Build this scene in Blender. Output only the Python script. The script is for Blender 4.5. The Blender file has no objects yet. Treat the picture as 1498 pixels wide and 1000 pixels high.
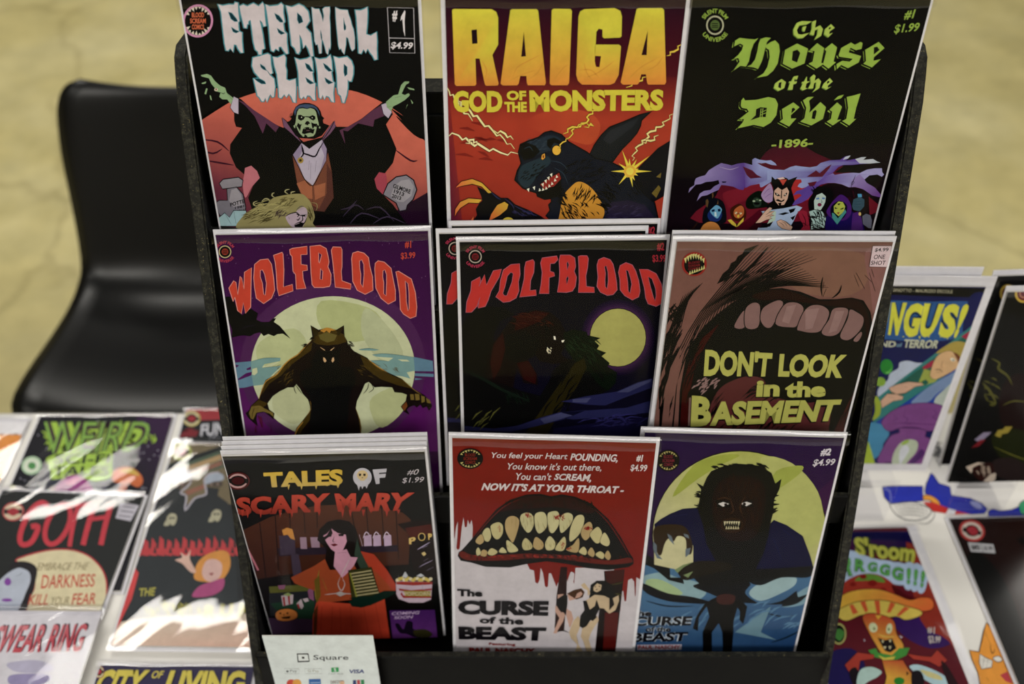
import bpy, bmesh, math, random
from mathutils import Vector, Matrix
from mathutils.geometry import tessellate_polygon
R = math.radians
random.seed(7)
C = bpy.context.scene.collection
# ------------------------------------------------------------------ camera
EYE = Vector((0.0, 0.0, 1.70)); PITCH = 43.8; FPX = 1457.0
cam_d = bpy.data.cameras.new('camera'); cam = bpy.data.objects.new('camera', cam_d); C.objects.link(cam)
cam_d.sensor_width = 36.0; cam_d.lens = 36.0 * FPX / 1498.0; cam_d.clip_start = 0.02; cam_d.clip_end = 60
cam.location = EYE; cam.rotation_euler = (R(90 - PITCH), 0, 0)
cam_d.dof.use_dof = True; cam_d.dof.focus_distance = 0.79; cam_d.dof.aperture_fstop = 4.0
bpy.context.scene.camera = cam
# ------------------------------------------------------------------ world and lights
sc = bpy.context.scene
sc.view_settings.view_transform = 'Standard'; sc.view_settings.look = 'None'
sc.view_settings.gamma = 1.0; sc.view_settings.use_curve_mapping = False
sc.view_settings.exposure = 0.0
w = bpy.data.worlds.new('hall'); sc.world = w; w.use_nodes = True
bg = w.node_tree.nodes['Background']; bg.inputs[0].default_value = (1.0, 0.97, 0.88, 1); bg.inputs[1].default_value = 0.16
def lamp(x, y, z, sx, sy, power, col=(1.0, 0.96, 0.88)):
    l = bpy.data.lights.new('ceiling_lamp', 'AREA'); l.shape = 'RECTANGLE'; l.size = sx; l.size_y = sy
    l.energy = power; l.color = col
    o = bpy.data.objects.new('ceiling_lamp', l); C.objects.link(o); o.location = (x, y, z)
    return o
lamp(-2.1, 2.9, 6.0, 1.5, 0.5, 75)
lamp(-3.3, 4.85, 6.0, 1.5, 0.5, 75)
lamp(-0.9, 4.6, 6.0, 1.5, 0.5, 50)
lamp(4.3, 4.0, 6.0, 1.6, 0.6, 75)
lamp(0.4, -3.6, 4.2, 3.4, 1.6, 175).rotation_euler = (R(38), 0, 0)
lamp(-3.4, -1.6, 5.0, 2.2, 1.2, 52)
lamp(3.6, -1.2, 5.0, 2.2, 1.2, 52)
K_PRINT = 0.86       # how bright a white page reads in the photograph
# ------------------------------------------------------------------ helpers
def s2l(v): return v / 12.92 if v <= 0.04045 else ((v + 0.055) / 1.055) ** 2.4
def hexl(h, k=1.0):
    return tuple(min(0.92, s2l(int(h[i:i + 2], 16) / 255.0) / k) for i in (0, 2, 4))
def tag(o, label=None, cat=None, group=None, kind=None):
    if label: o['label'] = label
    if cat: o['category'] = cat
    if group: o['group'] = group
    if kind: o['kind'] = kind
    return o
def empty(name, loc=(0, 0, 0)):
    o = bpy.data.objects.new(name, None); C.objects.link(o); o.location = loc; o.empty_display_size = 0.02; return o
def link(name, me, mat, parent=None):
    o = bpy.data.objects.new(name, me); C.objects.link(o)
    if mat and not me.materials: me.materials.append(mat)
    if parent: o.parent = parent
    return o
def mesh(name, verts, faces, mat=None, parent=None, smooth=False):
    me = bpy.data.meshes.new(name); me.from_pydata(verts, [], faces); me.update()
    if smooth:
        for p in me.polygons: p.use_smooth = True
    return link(name, me, mat, parent)
def bm_obj(name, bm, mat, parent=None, smooth=False):
    me = bpy.data.meshes.new(name); bm.to_mesh(me); bm.free()
    if smooth:
        for p in me.polygons: p.use_smooth = True
    return link(name, me, mat, parent)
def box(bm, x0, x1, y0, y1, z0, z1, bev=0.0, seg=2):
    r = bmesh.ops.create_cube(bm, size=1.0)
    for v in r['verts']:
        v.co = Vector((x0 + (v.co.x + .5) * (x1 - x0), y0 + (v.co.y + .5) * (y1 - y0), z0 + (v.co.z + .5) * (z1 - z0)))
    if bev:
        es = list({e for v in r['verts'] for e in v.link_edges})
        bmesh.ops.bevel(bm, geom=es, offset=bev, segments=seg, affect='EDGES', profile=0.5)
    return r
def nmat(name, build):
    m = bpy.data.materials.new(name); m.use_nodes = True
    nt = m.node_tree; b = nt.nodes['Principled BSDF']; build(nt, b); return m
def noise(nt, scale, detail=4, rough=0.5, vec=None, stretch=None):
    n = nt.nodes.new('ShaderNodeTexNoise'); n.inputs['Scale'].default_value = scale
    n.inputs['Detail'].default_value = detail; n.inputs['Roughness'].default_value = rough
    tc = nt.nodes.new('ShaderNodeTexCoord')
    if stretch:
        mp = nt.nodes.new('ShaderNodeMapping'); mp.vector_type = 'TEXTURE'; mp.inputs['Scale'].default_value = stretch[:3]
        if len(stretch) > 3: mp.inputs['Rotation'].default_value = stretch[3]
        nt.links.new(tc.outputs['Object'], mp.inputs[0]); nt.links.new(mp.outputs[0], n.inputs['Vector'])
    else: nt.links.new(tc.outputs['Object'], n.inputs['Vector'])
    return n
def ramp(nt, src, stops):
    r = nt.nodes.new('ShaderNodeValToRGB'); el = r.color_ramp.elements
    while len(el) < len(stops): el.new(0.5)
    for e, (p, c) in zip(el, stops): e.position = p; e.color = (*c, 1) if len(c) == 3 else c
    nt.links.new(src, r.inputs[0]); return r
def bump(nt, b, src, strength, dist):
    n = nt.nodes.new('ShaderNodeBump'); n.inputs['Strength'].default_value = strength; n.inputs['Distance'].default_value = dist
    nt.links.new(src, n.inputs['Height']); nt.links.new(n.outputs[0], b.inputs['Normal']); return n
# ------------------------------------------------------------------ materials
def _floor(nt, b):
    n1 = noise(nt, 1.1, 6, .6); r1 = ramp(nt, n1.outputs['Fac'], [(.3, hexl('B2A570')), (.5, hexl('CBBF86')), (.72, hexl('D8CFA0'))])
    n2 = noise(nt, 7, 8, .65); r2 = ramp(nt, n2.outputs['Fac'], [(.35, (.80, .80, .78)), (.65, (1.08, 1.07, 1.05))])
    mx = nt.nodes.new('ShaderNodeMix'); mx.data_type = 'RGBA'; mx.blend_type = 'MULTIPLY'; mx.inputs[0].default_value = .8
    nt.links.new(r1.outputs[0], mx.inputs[6]); nt.links.new(r2.outputs[0], mx.inputs[7])
    # hairline cracks
    vo = nt.nodes.new('ShaderNodeTexVoronoi'); vo.feature = 'DISTANCE_TO_EDGE'; vo.inputs['Scale'].default_value = 0.62
    tc = nt.nodes.new('ShaderNodeTexCoord'); nd = noise(nt, 1.6, 5, .6)
    ad = nt.nodes.new('ShaderNodeMix'); ad.data_type = 'RGBA'; ad.blend_type = 'ADD'; ad.inputs[0].default_value = .5
    nt.links.new(tc.outputs['Object'], ad.inputs[6]); nt.links.new(nd.outputs['Color'], ad.inputs[7]); nt.links.new(ad.outputs[2], vo.inputs['Vector'])
    rc = ramp(nt, vo.outputs['Distance'], [(0.0, (.62, .6, .55)), (.012, (1, 1, 1))])
    m2 = nt.nodes.new('ShaderNodeMix'); m2.data_type = 'RGBA'; m2.blend_type = 'MULTIPLY'; m2.inputs[0].default_value = .55
    nt.links.new(mx.outputs[2], m2.inputs[6]); nt.links.new(rc.outputs[0], m2.inputs[7])
    nt.links.new(m2.outputs[2], b.inputs['Base Color']); b.inputs['Roughness'].default_value = .32
    bump(nt, b, n2.outputs['Fac'], .08, .01)
M_floor = nmat('polished_concrete', _floor)
def _cloth(nt, b):
    n = noise(nt, 900, 2); b.inputs['Base Color'].default_value = (.80, .78, .74, 1); b.inputs['Roughness'].default_value = .85
    bump(nt, b, n.outputs['Fac'], .15, .0005)
M_cloth = nmat('white_cloth', _cloth)
def _rack(nt, b):
    n = noise(nt, 230, 6, .75); r = ramp(nt, n.outputs['Fac'], [(.38, hexl('0B0B09')), (.52, hexl('1C1C16')), (.60, hexl('3C3B30')), (.66, hexl('15150F'))])
    n2 = noise(nt, 620, 3, .7); r2 = ramp(nt, n2.outputs['Fac'], [(.64, (0, 0, 0)), (.70, (1, 1, 1))])
    n3 = noise(nt, 45, 2, .5); r3 = ramp(nt, n3.outputs['Fac'], [(.45, (.15, .15, .15)), (.62, (1, 1, 1))])
    mm = nt.nodes.new('ShaderNodeMath'); mm.operation = 'MULTIPLY'; nt.links.new(r2.outputs[0], mm.inputs[0]); nt.links.new(r3.outputs[0], mm.inputs[1])
    mx = nt.nodes.new('ShaderNodeMix'); mx.data_type = 'RGBA'; mx.inputs[7].default_value = (*hexl('A89A68'), 1)
    nt.links.new(mm.outputs[0], mx.inputs[0]); nt.links.new(r.outputs[0], mx.inputs[6])
    nt.links.new(mx.outputs[2], b.inputs['Base Color']); b.inputs['Roughness'].default_value = .5; b.inputs['Specular IOR Level'].default_value = .3
    bump(nt, b, n.outputs['Fac'], .9, .002)
M_worn = nmat('worn_black_edge', _rack)
def _rackp(nt, b):
    n = noise(nt, 40, 5, .6); r = ramp(nt, n.outputs['Fac'], [(.35, (.0008, .0008, .0008)), (.7, (.0025, .0025, .002))])
    nt.links.new(r.outputs[0], b.inputs['Base Color']); b.inputs['Roughness'].default_value = .38; b.inputs['Specular IOR Level'].default_value = .05
    bump(nt, b, n.outputs['Fac'], .12, .001)
M_black = nmat('black_paint', _rackp)
def _plastic(nt, b):
    n = noise(nt, 700, 2); b.inputs['Base Color'].default_value = (.002, .002, .002, 1); b.inputs['Specular IOR Level'].default_value = .35; b.inputs['Roughness'].default_value = .36
    bump(nt, b, n.outputs['Fac'], .06, .0004)
M_chair = nmat('black_plastic', _plastic)
def _steel(nt, b):
    n = noise(nt, 60, 3); r = ramp(nt, n.outputs['Fac'], [(.3, (.35, .35, .35)), (.7, (.5, .5, .5))])
    nt.links.new(r.outputs[0], b.inputs['Base Color']); b.inputs['Metallic'].default_value = 1; b.inputs['Roughness'].default_value = .3
M_steel = nmat('chair_steel', _steel)
def _board(nt, b):
    n = noise(nt, 200, 3); r = ramp(nt, n.outputs['Fac'], [(.3, (.76, .75, .77)), (.7, (.82, .81, .83))])
    nt.links.new(r.outputs[0], b.inputs['Base Color']); b.inputs['Roughness'].default_value = .7
M_board = nmat('white_board', _board)
M_page = nmat('page_edges', lambda nt, b: (b.inputs['Base Color'].__setattr__('default_value', (.62, .60, .56, 1)), bump(nt, b, noise(nt, 3000, 1).outputs['Fac'], .3, .0003)))
def _print(nt, b):
    a = nt.nodes.new('ShaderNodeVertexColor'); a.layer_name = 'ink'
    n = noise(nt, 60, 5, .7); r = ramp(nt, n.outputs['Fac'], [(.3, (.86, .86, .86)), (.7, (1.08, 1.08, 1.08))])
    mx = nt.nodes.new('ShaderNodeMix'); mx.data_type = 'RGBA'; mx.blend_type = 'MULTIPLY'; mx.inputs[0].default_value = 1
    nt.links.new(a.outputs[0], mx.inputs[6]); nt.links.new(r.outputs[0], mx.inputs[7])
    nt.links.new(mx.outputs[2], b.inputs['Base Color']); b.inputs['Roughness'].default_value = .45
    b.inputs['Specular IOR Level'].default_value = .12
M_print = nmat('printed_ink', _print)
def film(name, amp, scale, stretch, ior=1.18, rough=.06, scratch=0.0):
    m = bpy.data.materials.new(name); m.use_nodes = True; nt = m.node_tree; nt.nodes.clear()
    out = nt.nodes.new('ShaderNodeOutputMaterial'); mix = nt.nodes.new('ShaderNodeMixShader')
    tr = nt.nodes.new('ShaderNodeBsdfTransparent'); tr.inputs[0].default_value = (.97, .97, .98, 1)
    gl = nt.nodes.new('ShaderNodeBsdfGlossy'); gl.inputs['Roughness'].default_value = rough
    fr = nt.nodes.new('ShaderNodeFresnel'); fr.inputs[0].default_value = ior
    n = noise(nt, scale, 3, .45, stretch=stretch)
    bu = nt.nodes.new('ShaderNodeBump'); bu.inputs['Strength'].default_value = 1; bu.inputs['Distance'].default_value = amp
    nt.links.new(n.outputs['Fac'], bu.inputs['Height'])
    for t in (gl, fr): nt.links.new(bu.outputs[0], t.inputs['Normal'])
    ge = nt.nodes.new('ShaderNodeNewGeometry'); mu = nt.nodes.new('ShaderNodeMath'); mu.operation = 'SUBTRACT'; mu.use_clamp = True
    nt.links.new(fr.outputs[0], mu.inputs[0]); nt.links.new(ge.outputs['Backfacing'], mu.inputs[1])   # only the outer face of the film reflects
    nt.links.new(mu.outputs[0], mix.inputs[0]); nt.links.new(tr.outputs[0], mix.inputs[1]); nt.links.new(gl.outputs[0], mix.inputs[2])
    nt.links.new(mix.outputs[0], out.inputs[0]); return m
M_film = film('clear_sleeve_film', .0045, 9, (1, 1, 3, (0, R(-20), 0)))
M_film2 = film('creased_sleeve_film', .0060, 8, (1, 1, 7, (0, R(42), 0)), ior=1.42, rough=.035)
M_film3 = film('lightly_creased_film', .0035, 12, (1, 1, 6, (0, R(42), 0)), ior=1.25, rough=.05)
M_film4 = film('hazy_sleeve_film', .003, 7, (1, 1, 5, (0, R(60), 0)), ior=1.45, rough=.24)
M_flap = film('folded_flap_film', .010, 16, (6, 1, 1), ior=1.5, rough=.05)
M_acryl = film('clear_acrylic', .0005, 6, (1, 1, 1), ior=1.4, rough=.03)
# ------------------------------------------------------------------ printing flat artwork as coloured facets on a page
def clip_half(poly, f):
    o = []
    n = len(poly)
    for i in range(n):
        a, b = poly[i], poly[(i + 1) % n]; fa, fb = f(a), f(b)
        if fa >= 0: o.append(a)
        if (fa >= 0) != (fb >= 0):
            t = fa / (fa - fb); o.append((a[0] + (b[0] - a[0]) * t, a[1] + (b[1] - a[1]) * t))
    return o
def nums(s):
    v = [float(t) for t in s.replace(',', ' ').split()]
    return list(zip(v[::2], v[1::2]))
def smooth_pts(p, closed=True, n=4):
    o = []; m = len(p)
    for i in range(m if closed else m - 1):
        if closed: a, b, c, d = p[i - 1], p[i], p[(i + 1) % m], p[(i + 2) % m]
        else: a, b, c, d = p[max(0, i - 1)], p[i], p[i + 1], p[min(m - 1, i + 2)]
        for k in range(n):
            t = k / n; t2 = t * t; t3 = t2 * t
            o.append(tuple(.5 * (2 * b[j] + (c[j] - a[j]) * t + (2 * a[j] - 5 * b[j] + 4 * c[j] - d[j]) * t2 + (3 * b[j] - a[j] - 3 * c[j] + d[j]) * t3) for j in (0, 1)))
    if not closed: o.append(p[-1])
    return o
_glyph = {}
def glyphs(txt, off=0.0, shear=0.0):
    key = (txt, off, shear)
    if key not in _glyph:
        cu = bpy.data.curves.new('lettering', 'FONT'); cu.body = txt; cu.offset = off; cu.shear = shear; cu.resolution_u = 3
        ob = bpy.data.objects.new('lettering', cu); C.objects.link(ob)
        bpy.context.view_layer.update()
        ev = ob.evaluated_get(bpy.context.evaluated_depsgraph_get())
        me = ev.to_mesh(); me.calc_loop_triangles()
        vs = [(v.co.x, v.co.y) for v in me.vertices]; tr = [tuple(t.vertices) for t in me.loop_triangles]
        ev.to_mesh_clear(); bpy.data.objects.remove(ob); bpy.data.curves.remove(cu)
        _glyph[key] = (vs, tr)
    return _glyph[key]
def quadmap(q):
    (ax, ay), (bx, by), (cx, cy), (dx, dy) = q   # TL TR BR BL ; bilinear
    def f(u, v):
        return (ax * (1 - u) * v + bx * u * v + cx * u * (1 - v) + dx * (1 - u) * (1 - v),
                ay * (1 - u) * v + by * u * v + cy * u * (1 - v) + dy * (1 - u) * (1 - v))
    return f
class Art:
    """Flat print: polygons measured in the photograph, laid onto the page's own plane."""
    def __init__(s, to_page, w, h, k=None, base='101012'):
        s.to_page, s.w, s.h = to_page, w, h
        s.v = []; s.f = []; s.c = []; s.z = 0.0; s.k = k or K_PRINT; s.o = (0, 0, 1)
        s.rect = (-w / 2, w / 2, 0, h); s.step = 9e-6
        s.raw([[(-w / 2, 0), (w / 2, 0), (w / 2, h), (-w / 2, h)]], base)
    def view(s, x, y, sc): s.o = (x, y, sc); return s
    def px(s, p): return (s.o[0] + p[0] * s.o[2], s.o[1] + p[1] * s.o[2])
    def col(s, c):
        v = hexl(c, s.k); m = .3 * v[0] + .59 * v[1] + .11 * v[2]
        return tuple(max(.0012, x * .90 + m * .10 - .006) for x in v)
    def raw(s, polys, col, g=None):
        # polys: convex polygons in page coordinates
        x0, x1, y0, y1 = s.rect
        s.z += s.step
        c1 = s.col(col)
        if g: c2 = s.col(g[0]); A, B = s.to_page(*s.px(g[1])), s.to_page(*s.px(g[2])); dx, dy = B[0] - A[0], B[1] - A[1]; L = dx * dx + dy * dy
        for p in polys:
            if any(q[0] < x0 or q[0] > x1 or q[1] < y0 or q[1] > y1 for q in p):
                for fn in (lambda q: q[0] - x0, lambda q: x1 - q[0], lambda q: q[1] - y0, lambda q: y1 - q[1]):
                    p = clip_half(p, fn)
                    if len(p) < 3: break
            if len(p) < 3: continue
            ar = sum(p[i - 1][0] * p[i][1] - p[i][0] * p[i - 1][1] for i in range(len(p)))
            if abs(ar) < 1e-12: continue
            if ar < 0: p = p[::-1]
            i0 = len(s.v)
            for q in p:
                s.v.append((q[0], -s.z, q[1]))
                if g:
                    t = max(0, min(1, ((q[0] - A[0]) * dx + (q[1] - A[1]) * dy) / L))
                    s.c.append(tuple(c1[j] * (1 - t) + c2[j] * t for j in range(3)) + (1,))
                else: s.c.append(c1 + (1,))
            s.f.append(tuple(range(i0, i0 + len(p))))
    def tri(s, pts):
        q = [s.to_page(*s.px(p)) for p in pts]
        return [[q[i] for i in t] for t in tessellate_polygon([[Vector((a, b, 0)) for a, b in q]])]
    def p(s, col, pts, sm=False, g=None):
        pts = nums(pts) if isinstance(pts, str) else pts
        if sm: pts = smooth_pts(pts)
        s.raw(s.tri(pts), col, g)
    def ps(s, col, *lst, sm=False):
        t = []
        for q in lst:
            q = nums(q)
            t += s.tri(smooth_pts(q) if sm else q)
        s.raw(t, col)
    def b(s, col, pts, g=None): s.p(col, pts, True, g)
    def e(s, col, x, y, rx, ry=None, rot=0, n=28, g=None, a0=0, a1=360):
        ry = rx if ry is None else ry; cr, sr = math.cos(R(rot)), math.sin(R(rot)); P = []
        full = (a1 - a0) == 360
        for i in range(n if full else n + 1):
            a = R(a0 + (a1 - a0) * i / n); u, v = rx * math.cos(a), ry * math.sin(a); P.append((x + u * cr - v * sr, y + u * sr + v * cr))
        s.p(col, P, g=g)
    def ink(s, col, w, *lines, taper=True, sm=True, closed=False):
        out = []
        for l in lines:
            P = nums(l) if isinstance(l, str) else l
            if sm and len(P) > 2: P = smooth_pts(P, closed, 3)
            if closed: P = P + [P[0]]
            n = len(P); L = []; Rr = []
            for i in range(n):
                if closed and i in (0, n - 1): a, b = P[-2], P[1]
                else: a, b = P[max(0, i - 1)], P[min(n - 1, i + 1)]
                dx, dy = b[0] - a[0], b[1] - a[1]; d = math.hypot(dx, dy) or 1
                k = w / 2 * ((math.sin(math.pi * (0.08 + .84 * i / (n - 1)))) if taper and not closed else 1)
                L.append((P[i][0] - dy / d * k, P[i][1] + dx / d * k)); Rr.append((P[i][0] + dy / d * k, P[i][1] - dx / d * k))
            for i in range(n - 1):
                out.append([s.to_page(*s.px(q)) for q in (L[i], L[i + 1], Rr[i + 1], Rr[i])])
        s.raw(out, col)
    def po(s, col, oc, w, pts, sm=False, g=None):
        P = nums(pts) if isinstance(pts, str) else pts
        if sm: P = smooth_pts(P)
        s.ink(oc, w * 2, P, taper=False, sm=False, closed=True); s.p(col, P, g=g)
    def t(s, txt, quad, col, off=0.0, shear=0.0, fn=None, g=None):
        vs, tr = glyphs(txt, off, shear)
        if not vs: return
        x0 = min(v[0] for v in vs); x1 = max(v[0] for v in vs); y0 = min(v[1] for v in vs); y1 = max(v[1] for v in vs)
        if fn is None:
            q = nums(quad) if isinstance(quad, str) else quad
            if len(q) == 2: (a, b), (c, d) = q; q = [(a, b), (c, b), (c, d), (a, d)]
            fn = quadmap(q)
        pg = [s.to_page(*s.px(fn((v[0] - x0) / (x1 - x0), (v[1] - y0) / (y1 - y0)))) for v in vs]
        s.raw([[pg[i] for i in t] for t in tr], col, g)
    def arc(s, txt, cx, cy, r, h, a0, a1, col, off=.02, rx=1.0):
        # text along an arc, angles clockwise from the top in degrees; negative h writes along the bottom
        def fn(u, v):
            a = R(a0 + (a1 - a0) * u); q = r + (v - .5) * h
            return (cx + math.sin(a) * q * rx, cy - math.cos(a) * q)
        s.t(txt, None, col, off, fn=fn)
    def badge(s, cx, cy, rx, ry, ring='C583AC', tooth='C9C0A8', ink='C8603C', dark='0C0C10', rot=8):
        s.e(ring, cx, cy, rx, ry, rot); s.e(dark, cx, cy, rx * .86, ry * .87, rot)
        T = []
        for k in range(22):
            a = 360 / 22 * k
            if abs(((a + 90) % 180) - 90) < 22: continue
            for da, rr in ((0, 0),):
                a0, a1 = R(a - 7), R(a + 7); ri = .60 + .06 * ((k * 7) % 3)
                f = lambda an, q: (cx + math.cos(an) * rx * q, cy + math.sin(an) * ry * q)
                T.append([f(a0, .86), f(a1, .86), f(R(a), ri)])
        s.raw([[s.to_page(*s.px(q)) for q in t] for t in T], tooth)
        for i, l in enumerate(('BLOOD', 'SCREAM', 'COMICS')):
            y = cy + (i - 1) * ry * .36; ww = rx * (.40 if i != 1 else .52)
            s.t(l, [(cx - ww, y - ry * .15), (cx + ww, y - ry * .15), (cx + ww, y + ry * .15), (cx - ww, y + ry * .15)], ink, .03)
    def film_badge(s, cx, cy, r, txt, ring, core, ry=None):
        ry = ry or r; q = ry / r
        s.e(ring, cx, cy, r * .56, ry * .56); s.e('0B0A0E', cx, cy, r * .47, ry * .47)
        s.e(core, cx, cy, r * .30, ry * .30)
        s.ps('0B0A0E', *['%f,%f %f,%f %f,%f %f,%f' % (cx - r * .2, cy + y * ry, cx + r * .2, cy + y * ry, cx + r * .2, cy + (y + .05) * ry, cx - r * .2, cy + (y + .05) * ry) for y in (-.12, 0, .1)])
        s.arc('SILENT FILM', cx, cy, ry * .84, ry * .26, -62, 62, txt, .03, r / ry)
        s.arc('UNIVERSE', cx, cy, ry * .84, -ry * .26, -122, -238, txt, .03, r / ry)
    def build(s, name, parent, y=0.0):
        me = bpy.data.meshes.new(name); me.from_pydata(s.v, [], s.f); me.update()
        ca = me.color_attributes.new('ink', 'FLOAT_COLOR', 'POINT')
        flat = [x for c in s.c for x in c]; ca.data.foreach_set('color', flat)
        o = link(name, me, M_print, parent); o.location = (0, y, 0); return o
# ------------------------------------------------------------------ page pose: position of the top centre relative to the eye, lean back, turn, roll in plane
def pose(c, lean, yaw=0, roll=0, length=.267):
    l, ro, ya = R(lean), R(roll), R(yaw)
    r = Vector((1, 0, 0)); d = Vector((0, -math.sin(l), -math.cos(l)))
    r2 = r * math.cos(ro) + d * math.sin(ro); d2 = d * math.cos(ro) - r * math.sin(ro)
    Z = Matrix.Rotation(ya, 3, 'Z'); r2 = Z @ r2; d2 = Z @ d2
    top = EYE + Vector(c); org = top + d2 * length
    up = -d2; nrm = r2.cross(up)            # outward normal = -local Y
    m = Matrix.Identity(4)
    for i in range(3): m[i][0] = r2[i]; m[i][1] = -nrm[i]; m[i][2] = up[i]; m[i][3] = org[i]
    return m
# orientation of the photograph's own rays, used to read where its printed marks fall on each page
_cp, _sp = math.cos(R(PITCH)), math.sin(R(PITCH))
def page_reader(m, y_off):
    inv = m.inverted(); e = inv @ EYE
    def f(x, y):
        a = (x - 749.0) / FPX; b = -(y - 500.0) / FPX
        d = inv.to_3x3() @ Vector((a, _cp + b * _sp, -_sp + b * _cp))
        t = (y_off - e.y) / d.y
        return (e.x + d.x * t, e.z + d.z * t)
    return f
def sheet_box(name, w, h, y0, y1, mat, parent, z0=0, bev=.0006):
    bm = bmesh.new(); box(bm, -w / 2, w / 2, y0, y1, z0, z0 + h, 0); return bm_obj(name, bm, mat, parent)
def sleeve_mesh(name, w, h, y0, y1, mat, parent, seal=True):
    # clear bag: a shallow pillow of film, front sheet bulging a little, folded top flap
    nx, nz = 8, 12; V = []; F = []
    for side in (0, 1):
        for j in range(nz + 1):
            for i in range(nx + 1):
                u, v = i / nx, j / nz
                bul = (min(1, 6 * u, 6 * (1 - u)) * min(1, 6 * v, 6 * (1 - v)))
                ym = (y0 + y1) / 2
                y = ym + (y0 - ym) * (.35 + .65 * bul) if side == 0 else ym + (y1 - ym) * (.35 + .65 * bul)
                V.append(((u - .5) * w, y, v * h))
        o = side * (nx + 1) * (nz + 1)
        for j in range(nz):
            for i in range(nx):
                a = o + j * (nx + 1) + i; q = (a, a + 1, a + nx + 2, a + nx + 1)
                F.append(q if side == 0 else q[::-1])
    return mesh(name, V, F, mat, parent, True)
def comic(name, label, c, lean, yaw=0, roll=0, art=None, base='101012', group=None, board=True, mat=None, w=.178, h=.267, cw=.1685, ch=.2575, cx=0.0, top=.0065, k=None, cat='comic book', sleeve=True, side=0.0, thick=.0026):
    group = group or ('comics standing in the black rack' if lean < 30 and c[0] < .33 and c[2] > -.7 else 'comics standing on clear stands' if lean < 30 and c[2] > -.7 else 'comics lying flat left of the rack' if c[0] < 0 and cat == 'comic book' else 'comics lying flat right of the rack' if cat == 'comic book' else None)
    m = pose(c, lean, yaw, roll, h)
    o = empty(name); o.matrix_world = m
    tag(o, label, cat, group)
    yf = 0.0
    if board: sheet_box('backing_board', w - .003, h - .004, thick + .0002, thick + .0011, M_board, o, .001)
    pg = sheet_box('pages', cw, ch, .0002, thick, M_page, o, h - top - ch); pg.location.x = side
    rd0 = page_reader(m, yf); z0 = h - top - ch
    a = Art(lambda x, y: (rd0(x, y)[0] - side, rd0(x, y)[1] - z0), cw, ch, k, base)
    if art: art(a)
    cv = a.build('printed_cover', o, 0.0); cv.location = (side, 0, z0)
    if sleeve:
        sl = sleeve_mesh('clear_sleeve', w, h, -.0022, thick + .0018, mat or M_film, o)
        V = []; F = []; nx = 10
        for j, (z, y) in enumerate(((h - .0135, -.0021), (h - .012, -.0027), (h - .006, -.0029), (h - .001, -.0022), (h + .0004, -.0002))):
            for i in range(nx + 1): V.append(((i / nx - .5) * (w - .001), y, z + .0008 * math.sin(i * 1.3 + cx)))
        for j in range(4):
            for i in range(nx): q = j * (nx + 1) + i; F.append((q, q + 1, q + nx + 2, q + nx + 1))
        mesh('sleeve_flap', V, F, M_flap, sl, True)
    return o
def _hatch(a, col, w, cx, cy, rx, ry, n, ang, ln, seed=1, jit=18):
    rnd = random.Random(seed); L = []
    for i in range(n):
        t = rnd.random() * 6.283; q = math.sqrt(rnd.random()); x = cx + math.cos(t) * rx * q; y = cy + math.sin(t) * ry * q
        an = R(ang + rnd.uniform(-jit, jit)); l = ln * rnd.uniform(.6, 1.3)
        L.append([(x - math.cos(an) * l / 2, y - math.sin(an) * l / 2), (x + math.sin(an) * l * .08, y - math.cos(an) * l * .08), (x + math.cos(an) * l / 2, y + math.sin(an) * l / 2)])
    a.ink(col, w, *L, sm=False)
Art.hatch = _hatch
def _bolt(a, col, oc, w, *lines):
    for l in lines:
        P = nums(l) if isinstance(l, str) else l; Q = []
        for i in range(len(P) - 1):
            (x0, y0), (x1, y1) = P[i], P[i + 1]; d = math.hypot(x1 - x0, y1 - y0) or 1; nx, ny = -(y1 - y0) / d, (x1 - x0) / d
            Q += [(x0, y0), (x0 + (x1 - x0) * .4 + nx * w * .8, y0 + (y1 - y0) * .4 + ny * w * .8), (x0 + (x1 - x0) * .55 - nx * w * .6, y0 + (y1 - y0) * .55 - ny * w * .6)]
        Q.append(P[-1])
        a.ink(oc, w * 1.7, Q, sm=False); a.ink(col, w, Q, sm=False)
Art.bolt = _bolt
# ================================================================== SETTING
bm = bmesh.new(); box(bm, -12, 12, -9, 14, -.1, 0)
fl = bm_obj('floor', bm, M_floor); tag(fl, kind='structure')
M_wall = nmat('hall_wall_paint', lambda nt, b: (b.inputs['Base Color'].__setattr__('default_value', (.42, .40, .34, 1)), bump(nt, b, noise(nt, 30, 2).outputs['Fac'], .1, .002)))
for nm, bx in (('wall_back', (-12, 12, 14, 14.2, 0, 8)), ('wall_front', (-12, 12, -9.2, -9, 0, 8)), ('wall_left', (-12.2, -12, -9, 14, 0, 8)), ('wall_right', (12, 12.2, -9, 14, 0, 8))):
    bm = bmesh.new(); box(bm, *bx); tag(bm_obj(nm, bm, M_wall), kind='structure')
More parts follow.
